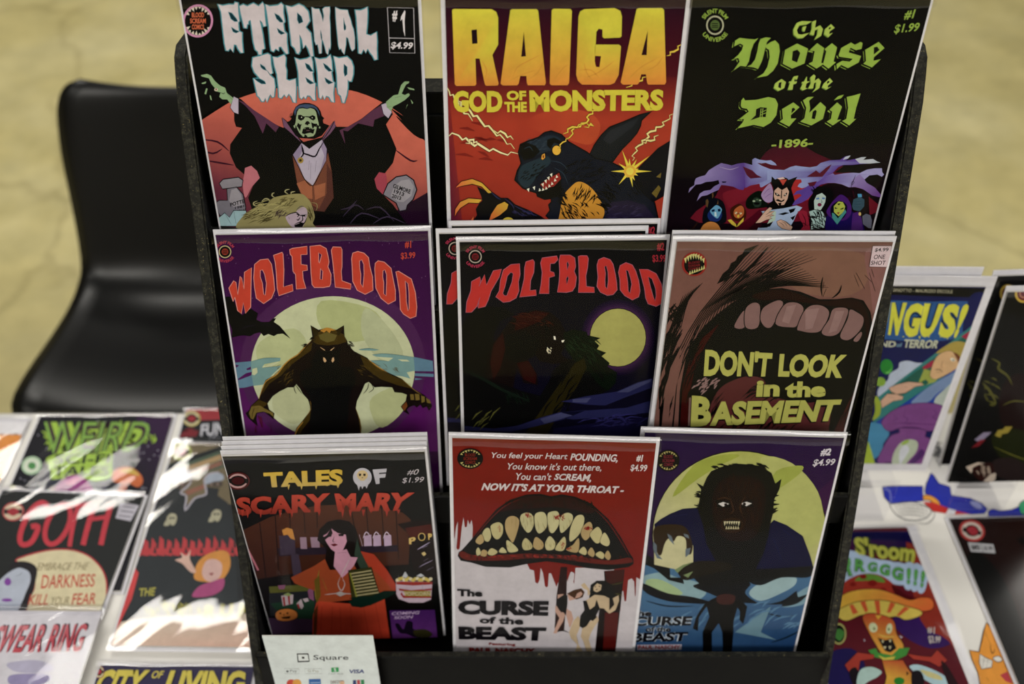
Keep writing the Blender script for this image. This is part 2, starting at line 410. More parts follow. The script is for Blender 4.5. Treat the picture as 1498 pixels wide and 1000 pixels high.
# ------------------------------------------------------------------ table with a white printed cloth
TZ = .75
tab = empty('display_table', (.3, .42, 0)); tag(tab, 'long table under a white printed cloth, carrying the black rack and the comics', 'table')
tab_w0, tab_w1 = -1.6, 1.5   # local x
bm = bmesh.new(); box(bm, tab_w0, tab_w1, -.34, .435, TZ - .032, TZ - .003, .004); bm_obj('tabletop', bm, M_board, tab)
def cloth():
    x0, x1, y0, y1 = tab_w0 - .006, tab_w1 + .006, -.346, .441
    V = []; F = []; n = 0
    def ring(z, wob, out):
        pts = []
        N = 60
        for i in range(N): pts.append((x0 + (x1 - x0) * i / N, y0))
        for i in range(16): pts.append((x1, y0 + (y1 - y0) * i / 16))
        for i in range(N): pts.append((x1 - (x1 - x0) * i / N, y1))
        for i in range(16): pts.append((x0, y1 - (y1 - y0) * i / 16))
        cxm, cym = (x0 + x1) / 2, (y0 + y1) / 2
        for i, (x, y) in enumerate(pts):
            k = out + wob * math.sin(i * .9) * (1 + .4 * math.sin(i * .37))
            nx = (1 if x >= x1 - 1e-6 else -1 if x <= x0 + 1e-6 else 0); ny = (1 if y >= y1 - 1e-6 else -1 if y <= y0 + 1e-6 else 0)
            V.append((x + nx * k, y + ny * k, z))
        return len(pts)
    cnt = ring(TZ, 0, -.004); ring(TZ - .003, 0, 0); ring(TZ - .02, 0, .002); ring(TZ - .15, .006, .008); ring(TZ - .4, .014, .016); ring(.06, .02, .022)
    for r_ in range(5):
        for i in range(cnt):
            a, b = r_ * cnt + i, r_ * cnt + (i + 1) % cnt; F.append((a, a + cnt, b + cnt, b))
    F.append(tuple(range(cnt)))
    return mesh('tablecloth', V, F, M_cloth)
cl = cloth(); cl.location = tab.location; tag(cl, 'white cloth with blue cartoon print draped over the table', 'tablecloth')
legm = bmesh.new(); bmesh.ops.create_cone(legm, segments=16, radius1=.014, radius2=.014, depth=.716, cap_ends=True)
bmesh.ops.translate(legm, verts=legm.verts, vec=(0, 0, .358)); lm = None
for sx in (tab_w0 + .12, tab_w1 - .12):
    for sy in (-.27, .36):
        if lm is None: o = bm_obj('leg', legm, M_steel, tab); lm = o.data
        else: o = link('leg', lm, None, tab)
        o.location = (sx, sy, 0)
# ------------------------------------------------------------------ chair
def chair():
    root = empty('shell_chair', (-.585, 1.36, 0)); tag(root, 'black moulded plastic shell chair behind the table, facing it', 'chair')
    prof = [(-.255, .405, .205), (-.250, .43, .235), (-.225, .452, .252), (-.16, .452, .250), (-.06, .438, .245), (.03, .432, .240), (.09, .445, .236), (.125, .480, .232),
            (.145, .54, .228), (.165, .62, .226), (.185, .70, .225), (.205, .77, .218), (.216, .800, .206), (.224, .806, .190)]
    P = smooth_pts([(a, b) for a, b, c in prof], False, 3); W = smooth_pts([(c, 0) for a, b, c in prof], False, 3)
    n = 20; V = []; F = []
    m = len(P)
    for side in (0, 1):
        for j, ((y, z), (hw, _)) in enumerate(zip(P, W)):
            a = P[max(0, j - 1)]; b = P[min(m - 1, j + 1)]; ty, tz = b[0] - a[0], b[1] - a[1]; d = math.hypot(ty, tz) or 1
            ny, nz = -tz / d, ty / d       # towards the sitter
            for i in range(n + 1):
                u = i / n * 2 - 1; t = j / (m - 1)
                cup = .050 * abs(u) ** 2.6 * (1 - .4 * abs(2 * t - .9)) * min(1, t * 7)
                lip = -.016 * max(0, (abs(u) - .88) / .12) ** 2
                off = cup + lip - (.007 if side else 0)
                V.append((u * hw, y + ny * off, z + nz * off))
        o = side * m * (n + 1)
        for j in range(m - 1):
            for i in range(n):
                q = o + j * (n + 1) + i; fc = (q, q + 1, q + n + 2, q + n + 1); F.append(fc if side == 0 else fc[::-1])
    S = m * (n + 1)
    rim = [i for i in range(n + 1)] + [j * (n + 1) + n for j in range(1, m)] + [(m - 1) * (n + 1) + i for i in range(n - 1, -1, -1)] + [j * (n + 1) for j in range(m - 2, 0, -1)]
    for i in range(len(rim)):
        a, b = rim[i], rim[(i + 1) % len(rim)]; F.append((a, a + S, b + S, b))
    mesh('seat_shell', V, F, M_chair, root, True)
    def tube(name, pts, r):
        bmt = bmesh.new(); rings = []
        for k, p in enumerate(pts):
            a = Vector(pts[max(0, k - 1)]); b = Vector(pts[min(len(pts) - 1, k + 1)]); t = (b - a).normalized()
            x = t.orthogonal().normalized() if k == 0 else (x - t * x.dot(t)).normalized(); yv = t.cross(x)
            rings.append([bmt.verts.new(Vector(p) + (x * math.cos(q * math.pi / 5) + yv * math.sin(q * math.pi / 5)) * r) for q in range(10)])
        for r0, r1 in zip(rings, rings[1:]):
            for q in range(10): bmt.faces.new((r0[q], r0[(q + 1) % 10], r1[(q + 1) % 10], r1[q]))
        bmt.faces.new(rings[0][::-1]); bmt.faces.new(rings[-1]); bmesh.ops.recalc_face_normals(bmt, faces=bmt.faces)
        return bm_obj(name, bmt, M_steel, root, True)
    tube('under_frame', [(-.19, -.14, .418), (-.19, .04, .408), (.19, .04, .408), (.19, -.14, .418), (-.19, -.14, .418)], .010)
    for sx in (-1, 1):
        for sy in (-1, 1):
            tube('leg', [(sx * .19, -.05 + sy * .09, .412), (sx * .205, -.05 + sy * .15, .30), (sx * .235, -.05 + sy * .22, 0)], .011)
    return root
chair()
# ------------------------------------------------------------------ black wooden display rack
rack = empty('comic_rack', (.029, .60, TZ + .0006)); tag(rack, 'tall black painted wooden rack with three tiers and worn edges, full of comics', 'display rack')
RX0, RX1, ST = -.2815, .2815, .010     # outer faces and side thickness, local
def rimY(z): return (.674 + .366 * (z - TZ - .58)) - .60   # local y of the side panels' front edge at world height z
def side_panel(x0, x1, nm):
    # outline in y,z (local), rounded top corner, front edge leaning back
    pts = []; zt = TZ + .592
    zs = [0, .1, .2, .3, .4, .5, .56]
    front = [(rimY(TZ + z), z) for z in zs] + [(rimY(zt) - .002, .578), (rimY(zt) + .005, .589), (rimY(zt) + .016, .594)]
    back = [(rimY(zt) + .05, .590), (rimY(zt) + .058, .575), (.099, .3), (.099, .0)]
    out = front + back; n = len(out)
    bmx = bmesh.new(); va = [bmx.verts.new((x0, a, b)) for a, b in out]; vb = [bmx.verts.new((x1, a, b)) for a, b in out]
    bmx.faces.new(va[::-1]); bmx.faces.new(vb)
    for i in range(n): bmx.faces.new((va[i], va[(i + 1) % n], vb[(i + 1) % n], vb[i]))
    bmesh.ops.recalc_face_normals(bmx, faces=bmx.faces)
    es = [e for e in bmx.edges if abs(e.verts[0].co.x - e.verts[1].co.x) < 1e-6]
    bmesh.ops.bevel(bmx, geom=es, offset=.0015, segments=2, affect='EDGES')
    o = bm_obj(nm, bmx, M_black, rack); o.data.materials.append(M_worn)
    for p in o.data.polygons:
        if abs(p.normal.x) < .85: p.material_index = 1
    return o
side_panel(RX0, RX0 + ST, 'side_panel'); side_panel(RX1 - ST, RX1, 'side_panel')
# leaning back board with a thick worn top edge
def slab(name, y0, z0, y1, z1, th, x0=RX0 + ST, x1=RX1 - ST, mat=M_black, top=None):
    # board whose front face runs from (y0,z0) up to (y1,z1); thickness goes back
    d = Vector((0, y1 - y0, z1 - z0)).normalized(); n = Vector((0, d.z, -d.y))
    bmx = bmesh.new(); V = []
    for x in (x0, x1):
        for y, z, t in ((y0, z0, 0), (y1, z1, 0), (y1, z1, 1), (y0, z0, 1)):
            V.append(bmx.verts.new((x, y + n.y * th * t, z + n.z * th * t)))
    for f in ((0, 1, 2, 3), (7, 6, 5, 4), (0, 4, 5, 1), (1, 5, 6, 2), (2, 6, 7, 3), (3, 7, 4, 0)): bmx.faces.new([V[i] for i in f])
    bmesh.ops.recalc_face_normals(bmx, faces=bmx.faces)
    bmesh.ops.bevel(bmx, geom=bmx.edges[:], offset=.001, segments=1, affect='EDGES')
    o = bm_obj(name, bmx, mat, rack)
    if top:
        o.data.materials.append(top)
        for p in o.data.polygons:
            if p.normal.z > .75: p.material_index = 1
    return o
slab('back_board', .095, .004, .090, .535, .010)
slab('back_board', .088, .37, .093, .5535, .024, top=M_worn)
for zb, yb, lipz, lipy in ((.0455, .485 - .60, .093, .4735 - .60), (.2105, .566 - .60, .236, .543 - .60), (.3765, .632 - .60, .390, .6207 - .60)):
    bmx = bmesh.new(); box(bmx, RX0 + ST, RX1 - ST, lipy + .007, .088, zb - .010, zb, .0008, 1); bm_obj('shelf', bmx, M_black, rack)
    if zb < .1: continue
    slab('shelf_lip', lipy, zb - .012, lipy + .002, lipz, .006, top=M_worn)
slab('front_panel', -.130, .002, -.128, .085, .007, top=M_worn)
# riser boards behind each row
slab('riser_board', -.052, .056, .020, .33, .006); slab('riser_board', .030, .205, .065, .42, .006)
# ================================================================== COMICS, TOP ROW
def art_sleep(a):
    a.view(240, 0, .34)
    a.b('C65F4B', '80,800 90,640 150,520 280,440 450,385 640,370 830,395 990,470 1100,570 1180,700 1180,960 80,960', g=('5A2338', (640, 520), (560, 900)))
    a.ps('241224', '60,850 150,860 190,900 200,1000 60,1000', '1060,870 1180,800 1180,1000 900,1000 960,930')
    a.ink('0F0C12', 14, '100,560 200,480 290,430', '120,540 220,470 300,425', '980,470 1060,530 1160,610', '990,480 1080,560 1170,640', '1000,500 1080,575 1130,600')
    a.ink('3A1424', 8, '160,600 230,610 280,650', '180,690 240,700 300,710', '990,640 1060,690 1090,690', '150,640 210,660 250,640')
    a.b('B06470', '345,750 340,725 375,708 412,745 408,775 380,800 350,850 338,790')
    a.b('9C3A4C', '900,775 915,745 950,735 960,800 945,845 915,820')
    # cape and body
    a.p('0C0A0E', '300,415 330,425 380,470 430,505 490,540 515,550 505,505 545,560 600,610 680,590 700,560 730,520 742,545 790,545 850,510 900,470 942,438 985,490 955,535 975,580 1000,640 985,700 950,745 925,740 905,770 915,810 945,840 985,880 1050,970 360,970 378,900 362,850 385,795 412,765 400,735 375,712 348,722 345,750 310,720 283,660 285,620 335,550 310,545 302,520')
    a.p('553048', '318,430 345,440 385,472 440,508 495,545 480,568 440,530 425,575 390,500 350,455')
    a.p('553048', '942,448 955,495 905,515 900,545 835,530 790,565 770,560 780,620 755,560 800,540 850,512 900,472')
    a.ps('6E4A66', '508,505 560,560 590,612 545,570 515,545', '735,518 700,560 675,612 715,575 738,545')
    a.ink('0A080C', 4, '508,505 550,545 590,612', '735,518 712,560 675,612')
    a.po('B3A8BC', '2A2030', 2.5, '286,462 300,415 320,425 320,490 300,482'); a.po('B3A8BC', '2A2030', 2.5, '935,450 955,443 980,482 965,508 945,490')
    a.po('A9A0B4', '1A1420', 3, '555,665 592,615 625,640 680,600 700,640 697,690 670,740 640,798 606,770 580,715')
    a.ps('8A7C9A', '555,665 592,615 600,640 575,690 600,760 580,715', '680,600 700,640 697,690 672,735 690,670 675,630')
    a.p('70402F', '552,668 580,715 606,770 640,798 670,740 697,690 705,655 722,740 730,850 690,910 650,890 600,860 575,800')
    a.ps('9A5A3C', '570,788 606,775 638,800 640,855 600,850', '645,800 695,785 692,840 650,860')
    a.ps('54302A', '700,700 722,740 730,850 690,910 665,900 700,830', '600,862 650,892 690,910 640,905')
    a.ink('170D10', 4, '640,798 640,880', '552,668 580,720 606,772 640,798 672,742 698,690'); a.ink('17121A', 7, '592,622 600,660 585,680', '592,622 598,655 620,665 650,672 668,640 690,605')
    a.e('9A7F32', 587, 689, 13, 13); a.e('3B3014', 587, 689, 6, 6)
    a.ink('3A3444', 3, '625,690 622,730', '632,700 630,770', '655,690 650,740')
    # head
    a.view(415, 140, .07)
    a.p('0C0B10', '130,440 190,400 205,320 250,230 330,170 430,145 540,150 640,185 720,240 770,320 800,420 850,470 820,500 830,570 960,620 800,830 640,900 330,880 250,830 60,550 130,520 165,470')
    a.ps('3A4A68', '215,330 260,235 350,185 470,172 600,185 690,240 740,330 760,440 700,300 640,250 560,235 490,262 400,235 320,250 270,300 240,420')
    a.p('8FA27C', '285,330 320,268 400,258 490,275 560,252 640,280 680,340 700,440 730,560 740,650 680,760 620,840 520,860 400,850 300,740 210,650 250,560 262,440')
    a.ps('0C0B10', '300,400 360,395 420,430 480,425 540,430 610,400 660,430 665,480 620,515 570,490 520,450 450,440 420,490 360,520 300,480', '440,590 465,540 490,525 520,530 555,575 520,590 500,615 470,600', '300,560 340,600 380,590 360,640 345,745 320,690 270,640', '575,550 640,580 700,580 690,650 640,640 610,700 590,640', '400,700 440,660 500,650 560,660 600,700 650,690 620,790 560,770 500,780 430,800 380,780', '250,600 290,700 340,800 380,860 300,860 230,760', '700,600 680,720 640,860 720,800 770,650', '440,800 500,840 480,870 430,850')
    a.ps('8FA27C', '420,690 460,665 450,690', '530,665 565,660 550,690', '205,620 240,610 240,655 215,655', '735,640 768,640 765,680 740,680', '270,650 290,640 320,710 340,740 320,720'); a.ps('6A4A50', '470,715 545,715 535,730 480,730'); a.ps('D8E0C8', '365,440 385,438 386,455 366,456', '588,445 608,448 604,464 588,460')
    a.hatch('0C0B10', 9, 180, 420, 50, 60, 8, -30, 90, 501, 20); a.hatch('0C0B10', 9, 790, 440, 30, 60, 8, 50, 80, 502, 20)
    a.view(280, 100, .23)
    a.p('85A477', '60,42 100,34 125,45 150,80 182,108 215,122 226,155 268,188 252,228 228,196 198,196 178,180 186,152 160,146 148,122 128,98 112,62 66,50')
    a.ps('85A477', '64,92 95,82 92,94 72,99', '94,125 104,128 94,165 84,160', '117,168 126,176 131,202 122,198')
    a.ink('10140F', 4, '186,152 205,160 215,150', '230,160 262,200'); a.e('C4B8A0', 158, 134, 12, 10); a.e('7A3040', 158, 132, 5, 5)
    a.view(440, 100, .23)
    a.p('85A477', '542,212 590,170 620,164 638,105 660,82 690,82 688,92 670,102 655,130 642,160 662,168 694,152 692,172 662,200 620,225 588,240 575,272 548,245')
    a.ps('85A477', '675,118 720,128 724,138 690,132', '698,195 716,218 708,225', '682,225 668,255 676,232')
    a.e('2A1418', 692, 158, 5, 5); a.ink('10140F', 4, '545,245 580,240', '600,185 640,175')
    a.view(240, 0, .34)
    a.view(240, 0, .34)
    # stones
    a.po('807C86', '15121A', 4, '240,788 255,772 320,763 338,775 334,800 252,810')
    a.po('6F6C78', '15121A', 4, '272,812 312,805 338,835 350,890 342,930 250,935 212,880 238,862 275,862')
    a.p('8C8892', '290,815 312,808 332,835 340,880 300,890 280,862')
    a.t('POTTE', '284,872 345,855 347,872 286,888', '16131A', .03); a.t('1981', '305,888 345,880 346,890 306,899', '16131A', .02); a.t('2013', '315,902 345,897 346,908 316,912', '16131A', .02)
    a.po('7C7884', '15121A', 5, '945,835 965,790 1000,762 1042,754 1072,775 1085,815 1070,855 1045,880 1040,900 1015,905 1000,870')
    a.p('95919A', '975,840 990,800 1020,775 1055,770 1075,800 1065,840 1030,868 1005,865')
    a.t('GILMORE', '988,788 1062,815 1058,833 984,806', '16131A', .03); a.t('1913', '992,812 1035,828 1030,844 988,828', '16131A', .03); a.t('2013', '982,832 1022,845 1018,860 980,848', '16131A', .03)
    # woman at the bottom
    a.po('8FAFB5', '14161C', 3, '225,945 262,915 282,935 300,905 352,905 360,970 240,970'); a.ink('14161C', 4, '262,915 290,965', '300,905 310,960')
    a.view(360, 270, .0734)
    a.b('8C8452', '-110,900 -60,620 60,520 200,440 290,390 390,420 470,320 560,250 700,215 840,190 980,175 1130,185 1230,270 1290,350 1340,500 1370,640 1330,760 1300,900')
    a.ink('9A9468', 26, '215,425 160,400 155,350 230,318', '310,330 380,275 450,285 470,330', '570,245 520,215 530,170 570,155', '840,180 780,140 800,100 870,85', '900,180 905,145 980,130'); a.ink('8C8452', 14, '1290,350 1400,370 1420,440 1395,510')
    a.hatch('4E4626', 16, 300, 620, 330, 130, 46, -14, 190, 503, 14); a.hatch('A8A064', 14, 500, 480, 380, 160, 36, -20, 200, 504, 18); a.hatch('4E4626', 14, 800, 340, 200, 90, 26, -24, 120, 505, 30); a.hatch('4A3A38', 14, 700, 570, 110, 70, 26, -40, 110, 506, 40); a.hatch('4E4626', 14, 1280, 560, 60, 140, 18, 70, 120, 507, 16)
    a.b('B09CA8', '790,640 850,585 980,545 1040,490 1130,440 1200,470 1225,560 1200,680 1150,800 1080,880 960,860 860,780')
    a.ink('0E0A10', 22, '790,630 850,585 990,545 1050,585 1100,610 1210,580', '1000,575 1050,600 1020,640', '1080,640 1040,700 1010,680', '1120,600 1130,700 1060,740', '1210,590 1180,650', '960,790 1060,745 1160,760 1210,650', '850,640 870,680'); a.ps('0E0A10', '960,800 1080,755 1160,770 1120,840 980,840', '1100,590 1190,600 1170,630 1110,620'); a.ink('4A4458', 14, '1000,500 1080,430 1160,420', '1040,510 1120,450', '1080,500 1150,460')
    a.view(240, 0, .34)
    a.ink('3A3044', 6, '770,930 820,880 860,900', '800,960 850,915 930,940', '870,900 930,890 990,950', '900,960 960,930 1040,960', '760,900 800,890 830,860')
    # title
    O = '3F8793'; F = 'C6BCC2'; N = '10323C'
    for v, bodies, notch in (
        ((260, 0, .15), ('395,38 440,55 500,42 550,45 562,20 588,25 592,110 603,205 590,215 598,300 628,315 628,400 638,512 618,510 590,470 575,435 550,430 540,505 515,465 495,490 475,488 460,420 440,250 425,110',
         '605,58 640,42 680,60 740,30 790,60 830,22 845,60 850,150 862,250 840,255 825,215 800,190 815,260 830,340 848,472 822,480 818,530 790,528 785,500 760,480 740,400 722,250 712,190 690,205 690,235 678,232 672,272 650,268 635,200 615,120',
         '858,40 900,60 980,50 1010,28 1030,50 1030,120 1045,210 1030,225 1040,300 1065,325 1065,410 1078,520 1060,522 1035,490 1010,450 985,455 985,490 955,470 935,500 915,490 905,430 890,250 872,120',
         '735,560 800,545 880,520 905,535 910,620 925,710 905,720 880,690 862,672 900,730 940,765 950,840 940,940 925,945 905,915 890,940 872,990 855,950 840,985 822,985 800,945 780,930 765,860 742,762 800,762 790,745 750,700 728,640',
         '930,550 975,560 1040,530 1055,560 1050,640 1062,680 1060,770 1090,785 1150,765 1155,850 1150,1000 1130,990 1110,940 1085,910 1060,945 1040,915 1010,955 990,945 985,850 970,720 945,640'),
         ('495,112 530,125 575,180 588,207 555,207 520,180', '525,262 560,285 602,305 570,320 540,305', '945,125 990,150 1020,190 1032,214 1000,214 965,180', '970,270 1010,300 1048,320 1010,334 985,315', '745,762 800,762 850,790 862,814 820,814 780,790', '805,620 850,650 868,685 835,672 812,650')),
        ((430, 0, .15), ('-75,50 -20,68 50,38 95,60 140,110 155,200 115,262 165,320 178,430 190,545 165,545 140,470 115,430 95,468 80,380 55,330 62,490 45,522 30,515 10,465 -20,440 -35,300 -52,150',
         '600,95 650,100 690,85 715,65 718,120 715,220 705,330 750,345 805,310 810,400 808,480 812,575 790,580 770,540 745,510 720,470 700,510 680,475 655,520 635,515 630,430 620,300 612,170',
         '12,560 60,582 130,568 168,545 182,600 188,700 180,710 195,800 210,810 205,900 210,975 190,970 160,930 130,925 115,960 95,935 75,960 60,945 52,850 45,700 30,620',
         '205,555 250,575 320,565 355,530 368,590 375,690 365,700 380,790 395,800 385,900 392,995 370,985 345,940 315,930 300,965 280,920 265,960 250,945 240,850 232,700 220,620',
         '390,545 440,565 520,550 560,590 580,650 578,720 560,790 535,785 525,770 525,850 515,920 490,1000 475,995 460,930 435,910 425,850 420,720 405,620'),
         ('35,120 75,160 90,210 50,228 35,190', '110,610 150,630 190,695 160,692 125,660', '115,750 150,775 198,807 160,816 130,795', '285,610 330,640 375,690 340,692 305,660', '300,750 335,775 384,802 340,816 315,795', '490,620 520,650 520,720 498,742 488,700')),
        ((450, 0, .085), ('75,115 130,150 200,150 215,200 240,260 265,380 285,260 262,150 300,120 380,115 385,180 378,300 385,380 390,480 392,600 398,760 388,850 372,800 350,935 325,900 300,800 270,700 245,660 240,910 205,915 190,820 175,750 150,770 125,700 115,560 100,420 85,250',
          '480,120 560,160 690,170 705,240 740,330 760,420 790,500 812,640 812,830 770,870 745,820 725,740 700,650 665,630 660,760 650,820 630,930 600,880 575,820 555,850 535,780 520,640 505,480 490,300 485,200'), ('622,300 640,390 662,450 660,500 635,518 625,480', '225,500 245,590 252,650 238,680 226,590'))):
        a.view(*v)
        for q in bodies: a.ink(O, 24, q, taper=False, sm=False, closed=True)
        a.ps(F, *bodies); a.ps(N, *notch)
        for q in notch: a.ink(O, 6, q, taper=False, sm=False, closed=True)
    a.view(430, 0, .15)
    a.ink('B5B0B8', 7, '912,70 1168,76 1180,515 935,510', taper=False, sm=False, closed=True); a.ink('B5B0B8', 7, '926,366 1174,372', taper=False, sm=False)
    a.p('CFC9CE', '1045,160 1080,95 1088,110 1080,200 1085,355 1068,300 1058,180 1040,200')
    a.t('#', '958,105 1015,100 1000,212 962,205', 'CFC9CE', .04); a.t('$4.99', '942,402 1162,410 1160,484 945,478', 'CFC9CE', .03, .2)
    a.view(260, 0, .15); a.badge(200, 200, 148, 162, 'C07FA8', 'C9BFB0', 'C8603C')
comic('comic_book', 'comic titled Eternal Sleep, a vampire raising both arms before a red moon', (-.1520, .6862, -.3088), 11, 2.3, .4, art_sleep, '0C0B0F', w=.176)
def art_raiga(a):
    a.view(620, 0, .34)
    a.p('260A20', '0,-60 1200,-60 1200,330 0,330', g=('4A0E1C', (500, 150), (500, 330)))
    a.p('4A0E1C', '0,330 1200,330 1200,520 0,520', g=('A6321A', (500, 330), (500, 520)))
    a.p('A6321A', '0,520 1200,520 1200,1000 0,1000', g=('8E2418', (500, 600), (300, 1000)))
    a.p('4A1030', '40,420 110,420 170,1000 60,1000', g=('8E2418', (80, 700), (170, 690)))
    a.b('B5421C', '560,470 700,480 760,540 720,620 620,600 480,560 440,520', g=('A6321A', (640, 540), (440, 520)))
    a.hatch('7A1A14', 14, 260, 620, 120, 90, 12, 10, 60, 3)
    a.bolt('E2D890', '4A1A10', 9, '80,362 110,395 132,422 200,478 245,520 300,565 345,598 390,640', '150,415 160,460 210,520', '300,560 350,575 385,600')
    a.bolt('E6DCA0', '4A1A10', 10, '84,572 150,582 200,612 255,632 330,656 410,662', '180,615 215,600 230,622')
    a.bolt('DCC02A', '4A1A10', 8, '1112,190 1075,222 1045,240', '960,330 920,350 870,376', '780,458 740,475 712,492 700,528 650,548 628,590 578,638', '600,575 640,545 690,535', '700,528 730,540 690,545')
    a.bolt('E0D080', '4A1A10', 9, '1076,488 1040,520 1020,545 975,565 955,600 925,625 905,660 898,690', '940,610 975,605 1010,580')
    # wings
    a.po('1B1E22', '07070A', 5, '712,668 735,625 765,582 800,548 860,525 930,495 978,478 935,515 930,540 915,570 890,600 850,640 812,692 790,702')
    a.p('26292E', '770,600 800,560 860,535 925,505 900,545 860,575 800,620')
    a.po('14151B', '07070A', 5, '905,745 960,690 1010,640 1068,598 1052,720 1038,835 990,862 950,850 920,800')
    a.ps('6A5A20', '980,830 1010,795 1020,810 1000,850', '1000,760 1022,740 1018,765')
    # creature
    a.po('171B26', '08080C', 6, '394,772 405,735 422,702 410,655 418,622 445,610 495,592 520,572 548,565 590,580 622,612 700,656 735,682 800,697 850,722 900,772 940,830 990,872 1008,955 1000,980 590,980 565,960 528,925 546,905 540,880 552,868 548,850 520,853 490,840 486,826 455,816 428,806')
    a.p('241E34', '800,870 880,860 950,880 990,930 985,975 760,975 790,920')
    a.b('22323C', '405,765 420,715 470,690 530,670 545,700 500,740 455,800 425,800')
    a.b('202C38', '430,690 425,640 470,612 540,580 590,600 560,640 500,660')
    a.hatch('0A0C12', 5, 470, 740, 55, 40, 26, -40, 24, 4); a.hatch('0A0C12', 6, 690, 740, 90, 50, 40, -20, 36, 5); a.hatch('0A0C12', 6, 860, 800, 90, 60, 26, 35, 36, 6)
    a.hatch('384858', 3, 500, 620, 70, 30, 18, -25, 22, 7); a.hatch('363050', 4, 860, 910, 90, 40, 22, -15, 32, 8)
    a.ps('08080C', '418,622 440,612 480,625 500,650 470,680 430,690 412,660', '530,600 560,590 600,612 612,630 560,612 545,640 530,625')
    a.ink('2A3A48', 4, '430,640 455,630 470,650', '545,690 590,700 620,730', '560,720 600,745 620,790')
    a.po('8C2018', '08080C', 5, '500,792 545,762 582,742 590,768 560,800 520,815')
    a.p('08080C', '485,820 560,800 590,770 595,840 550,852 500,848')
    a.ps('D8DCC8', *['%d,%d %d,%d %d,%d' % (x, y, x + 11, y - 5, x + 9, y + 13) for x, y in ((505, 790), (518, 775), (530, 762), (542, 748), (468, 804), (443, 812))])
    a.ps('D8DCC8', *['%d,%d %d,%d %d,%d' % (x, y, x + 11, y - 4, x + 3, y - 15) for x, y in ((494, 822), (508, 820), (522, 815), (535, 805), (547, 795), (560, 780), (567, 765))])
    a.po('D89A1C', '08080C', 3, '505,682 508,665 520,658 522,676 512,686'); a.e('6A1A08', 514, 672, 3, 7)
    a.e('08080C', 571, 645, 23, 24); a.e('DBA81C', 571, 645, 18, 20)
    a.bolt('E0C22A', '4A1A10', 5, '575,640 598,610 625,590')
    a.b('C68A12', '588,985 588,900 600,842 632,802 664,780 702,792 742,832 776,900 768,940 740,985', g=('B5780C', (680, 800), (640, 980)))
    a.hatch('1A1006', 5, 690, 840, 60, 40, 30, 120, 34, 9); a.hatch('1A1006', 5, 670, 920, 80, 45, 40, 45, 30, 10); a.hatch('1A1006', 5, 610, 890, 22, 60, 16, 60, 28, 12)
    a.hatch('08080C', 8, 780, 850, 30, 60, 20, 40, 40, 13); a.hatch('08080C', 7, 595, 850, 12, 60, 16, 30, 30, 11)
    # burst
    sp = []
    for k, (an, r) in enumerate(((0, 95), (28, 40), (62, 45), (80, 70), (110, 30), (130, 75), (180, 82), (215, 60), (250, 98), (268, 55), (300, 60), (322, 110), (345, 40))):
        a0 = R(an); sp.append('%f,%f %f,%f %f,%f' % (886 + math.cos(a0 - .35) * 20, 735 + math.sin(a0 - .35) * 20, 886 + math.cos(a0) * r, 735 + math.sin(a0) * r, 886 + math.cos(a0 + .35) * 20, 735 + math.sin(a0 + .35) * 20))
    a.ps('DCC81E', *sp); a.e('D8A81C', 886, 735, 26, 26); a.e('E0CC30', 886, 735, 16, 16)
    # arm and claws
    a.view(640, 160, .175)
    a.p('0D0D16', '330,640 375,660 425,700 450,680 530,735 590,735 650,790 760,835 860,885 1000,990 360,990 325,935 300,990 250,990 330,880 320,830 350,780 375,760 365,720')
    a.ink('2A2A55', 10, '450,690 500,735 530,750', '560,740 620,790 640,830', '640,800 740,850 830,885'); a.hatch('30305A', 6, 720, 860, 100, 25, 18, 25, 40, 14)
    C1, C2 = 'D2602A', 'C8A018'
    a.po(C1, '08080C', 6, '152,650 200,600 290,578 370,610 452,690 425,697 370,640 290,618 200,636', g=(C2, (160, 640), (380, 620)))
    a.po(C1, '08080C', 6, '146,890 150,830 190,770 260,740 370,750 345,778 260,775 190,820 160,860', g=(C2, (150, 880), (340, 750)))
    a.po('C8501E', '08080C', 6, '428,930 450,870 500,795 560,768 592,790 580,830 520,880', g=(C2, (440, 920), (580, 790)))
    a.po(C1, '08080C', 5, '268,990 278,920 302,888 300,940 286,990')
    a.e('08080C', 590, 935, 58, 45); a.e('CDB31C', 590, 935, 50, 38)
    # lettering
    a.view(620, 0, .34); Y, O = 'C9C016', 'DA7C1C'
    for q in ('122,42 128,37 292,38 312,50 320,75 320,190 295,235 322,358 318,366 268,367 262,360 240,250 222,250 226,360 220,367 140,368 133,360',
              '372,42 380,38 485,38 492,45 525,355 520,365 448,365 443,355 441,325 415,325 408,358 402,365 340,366 330,358', '550,42 558,36 630,37 637,45 625,355 618,365 548,365 541,357',
              '690,38 820,33 845,45 852,70 850,155 843,160 775,163 768,157 768,125 752,122 742,135 735,260 740,285 755,287 762,240 735,238 735,195 742,190 840,190 848,198 838,320 820,355 800,363 680,362 662,345 655,320 665,70 672,48',
              '915,38 925,33 1025,33 1033,42 1042,352 1036,362 965,362 960,355 955,318 935,318 925,355 918,362 855,362 846,352'):
        a.p(Y, q, g=(O, (500, 190), (500, 385)))
    a.ps('1E0A1A', '205,127 228,125 231,185 208,187'); a.ps('2A0C1A', '430,135 439,240 419,242', '963,130 958,235 936,235')
    a.ink('CB8C18', 5, '250,260 270,300 262,340', '380,340 400,290 450,260 500,235', '360,350 420,320 480,300', '560,340 600,290 620,280', '670,300 720,300 760,340', '700,330 750,310 820,260', '880,340 930,290 1000,250', '960,300 1000,280 1030,240', '450,340 490,310 515,260', '690,270 700,310 730,350')
    Y2 = 'CBBE10'
    a.t('GOD', '126,388 338,388 338,482 128,482', Y2, .055); a.t('OF', '355,388 440,388 440,430 357,430', Y2, .05); a.t('THE', '346,436 443,436 443,480 347,480', Y2, .05)
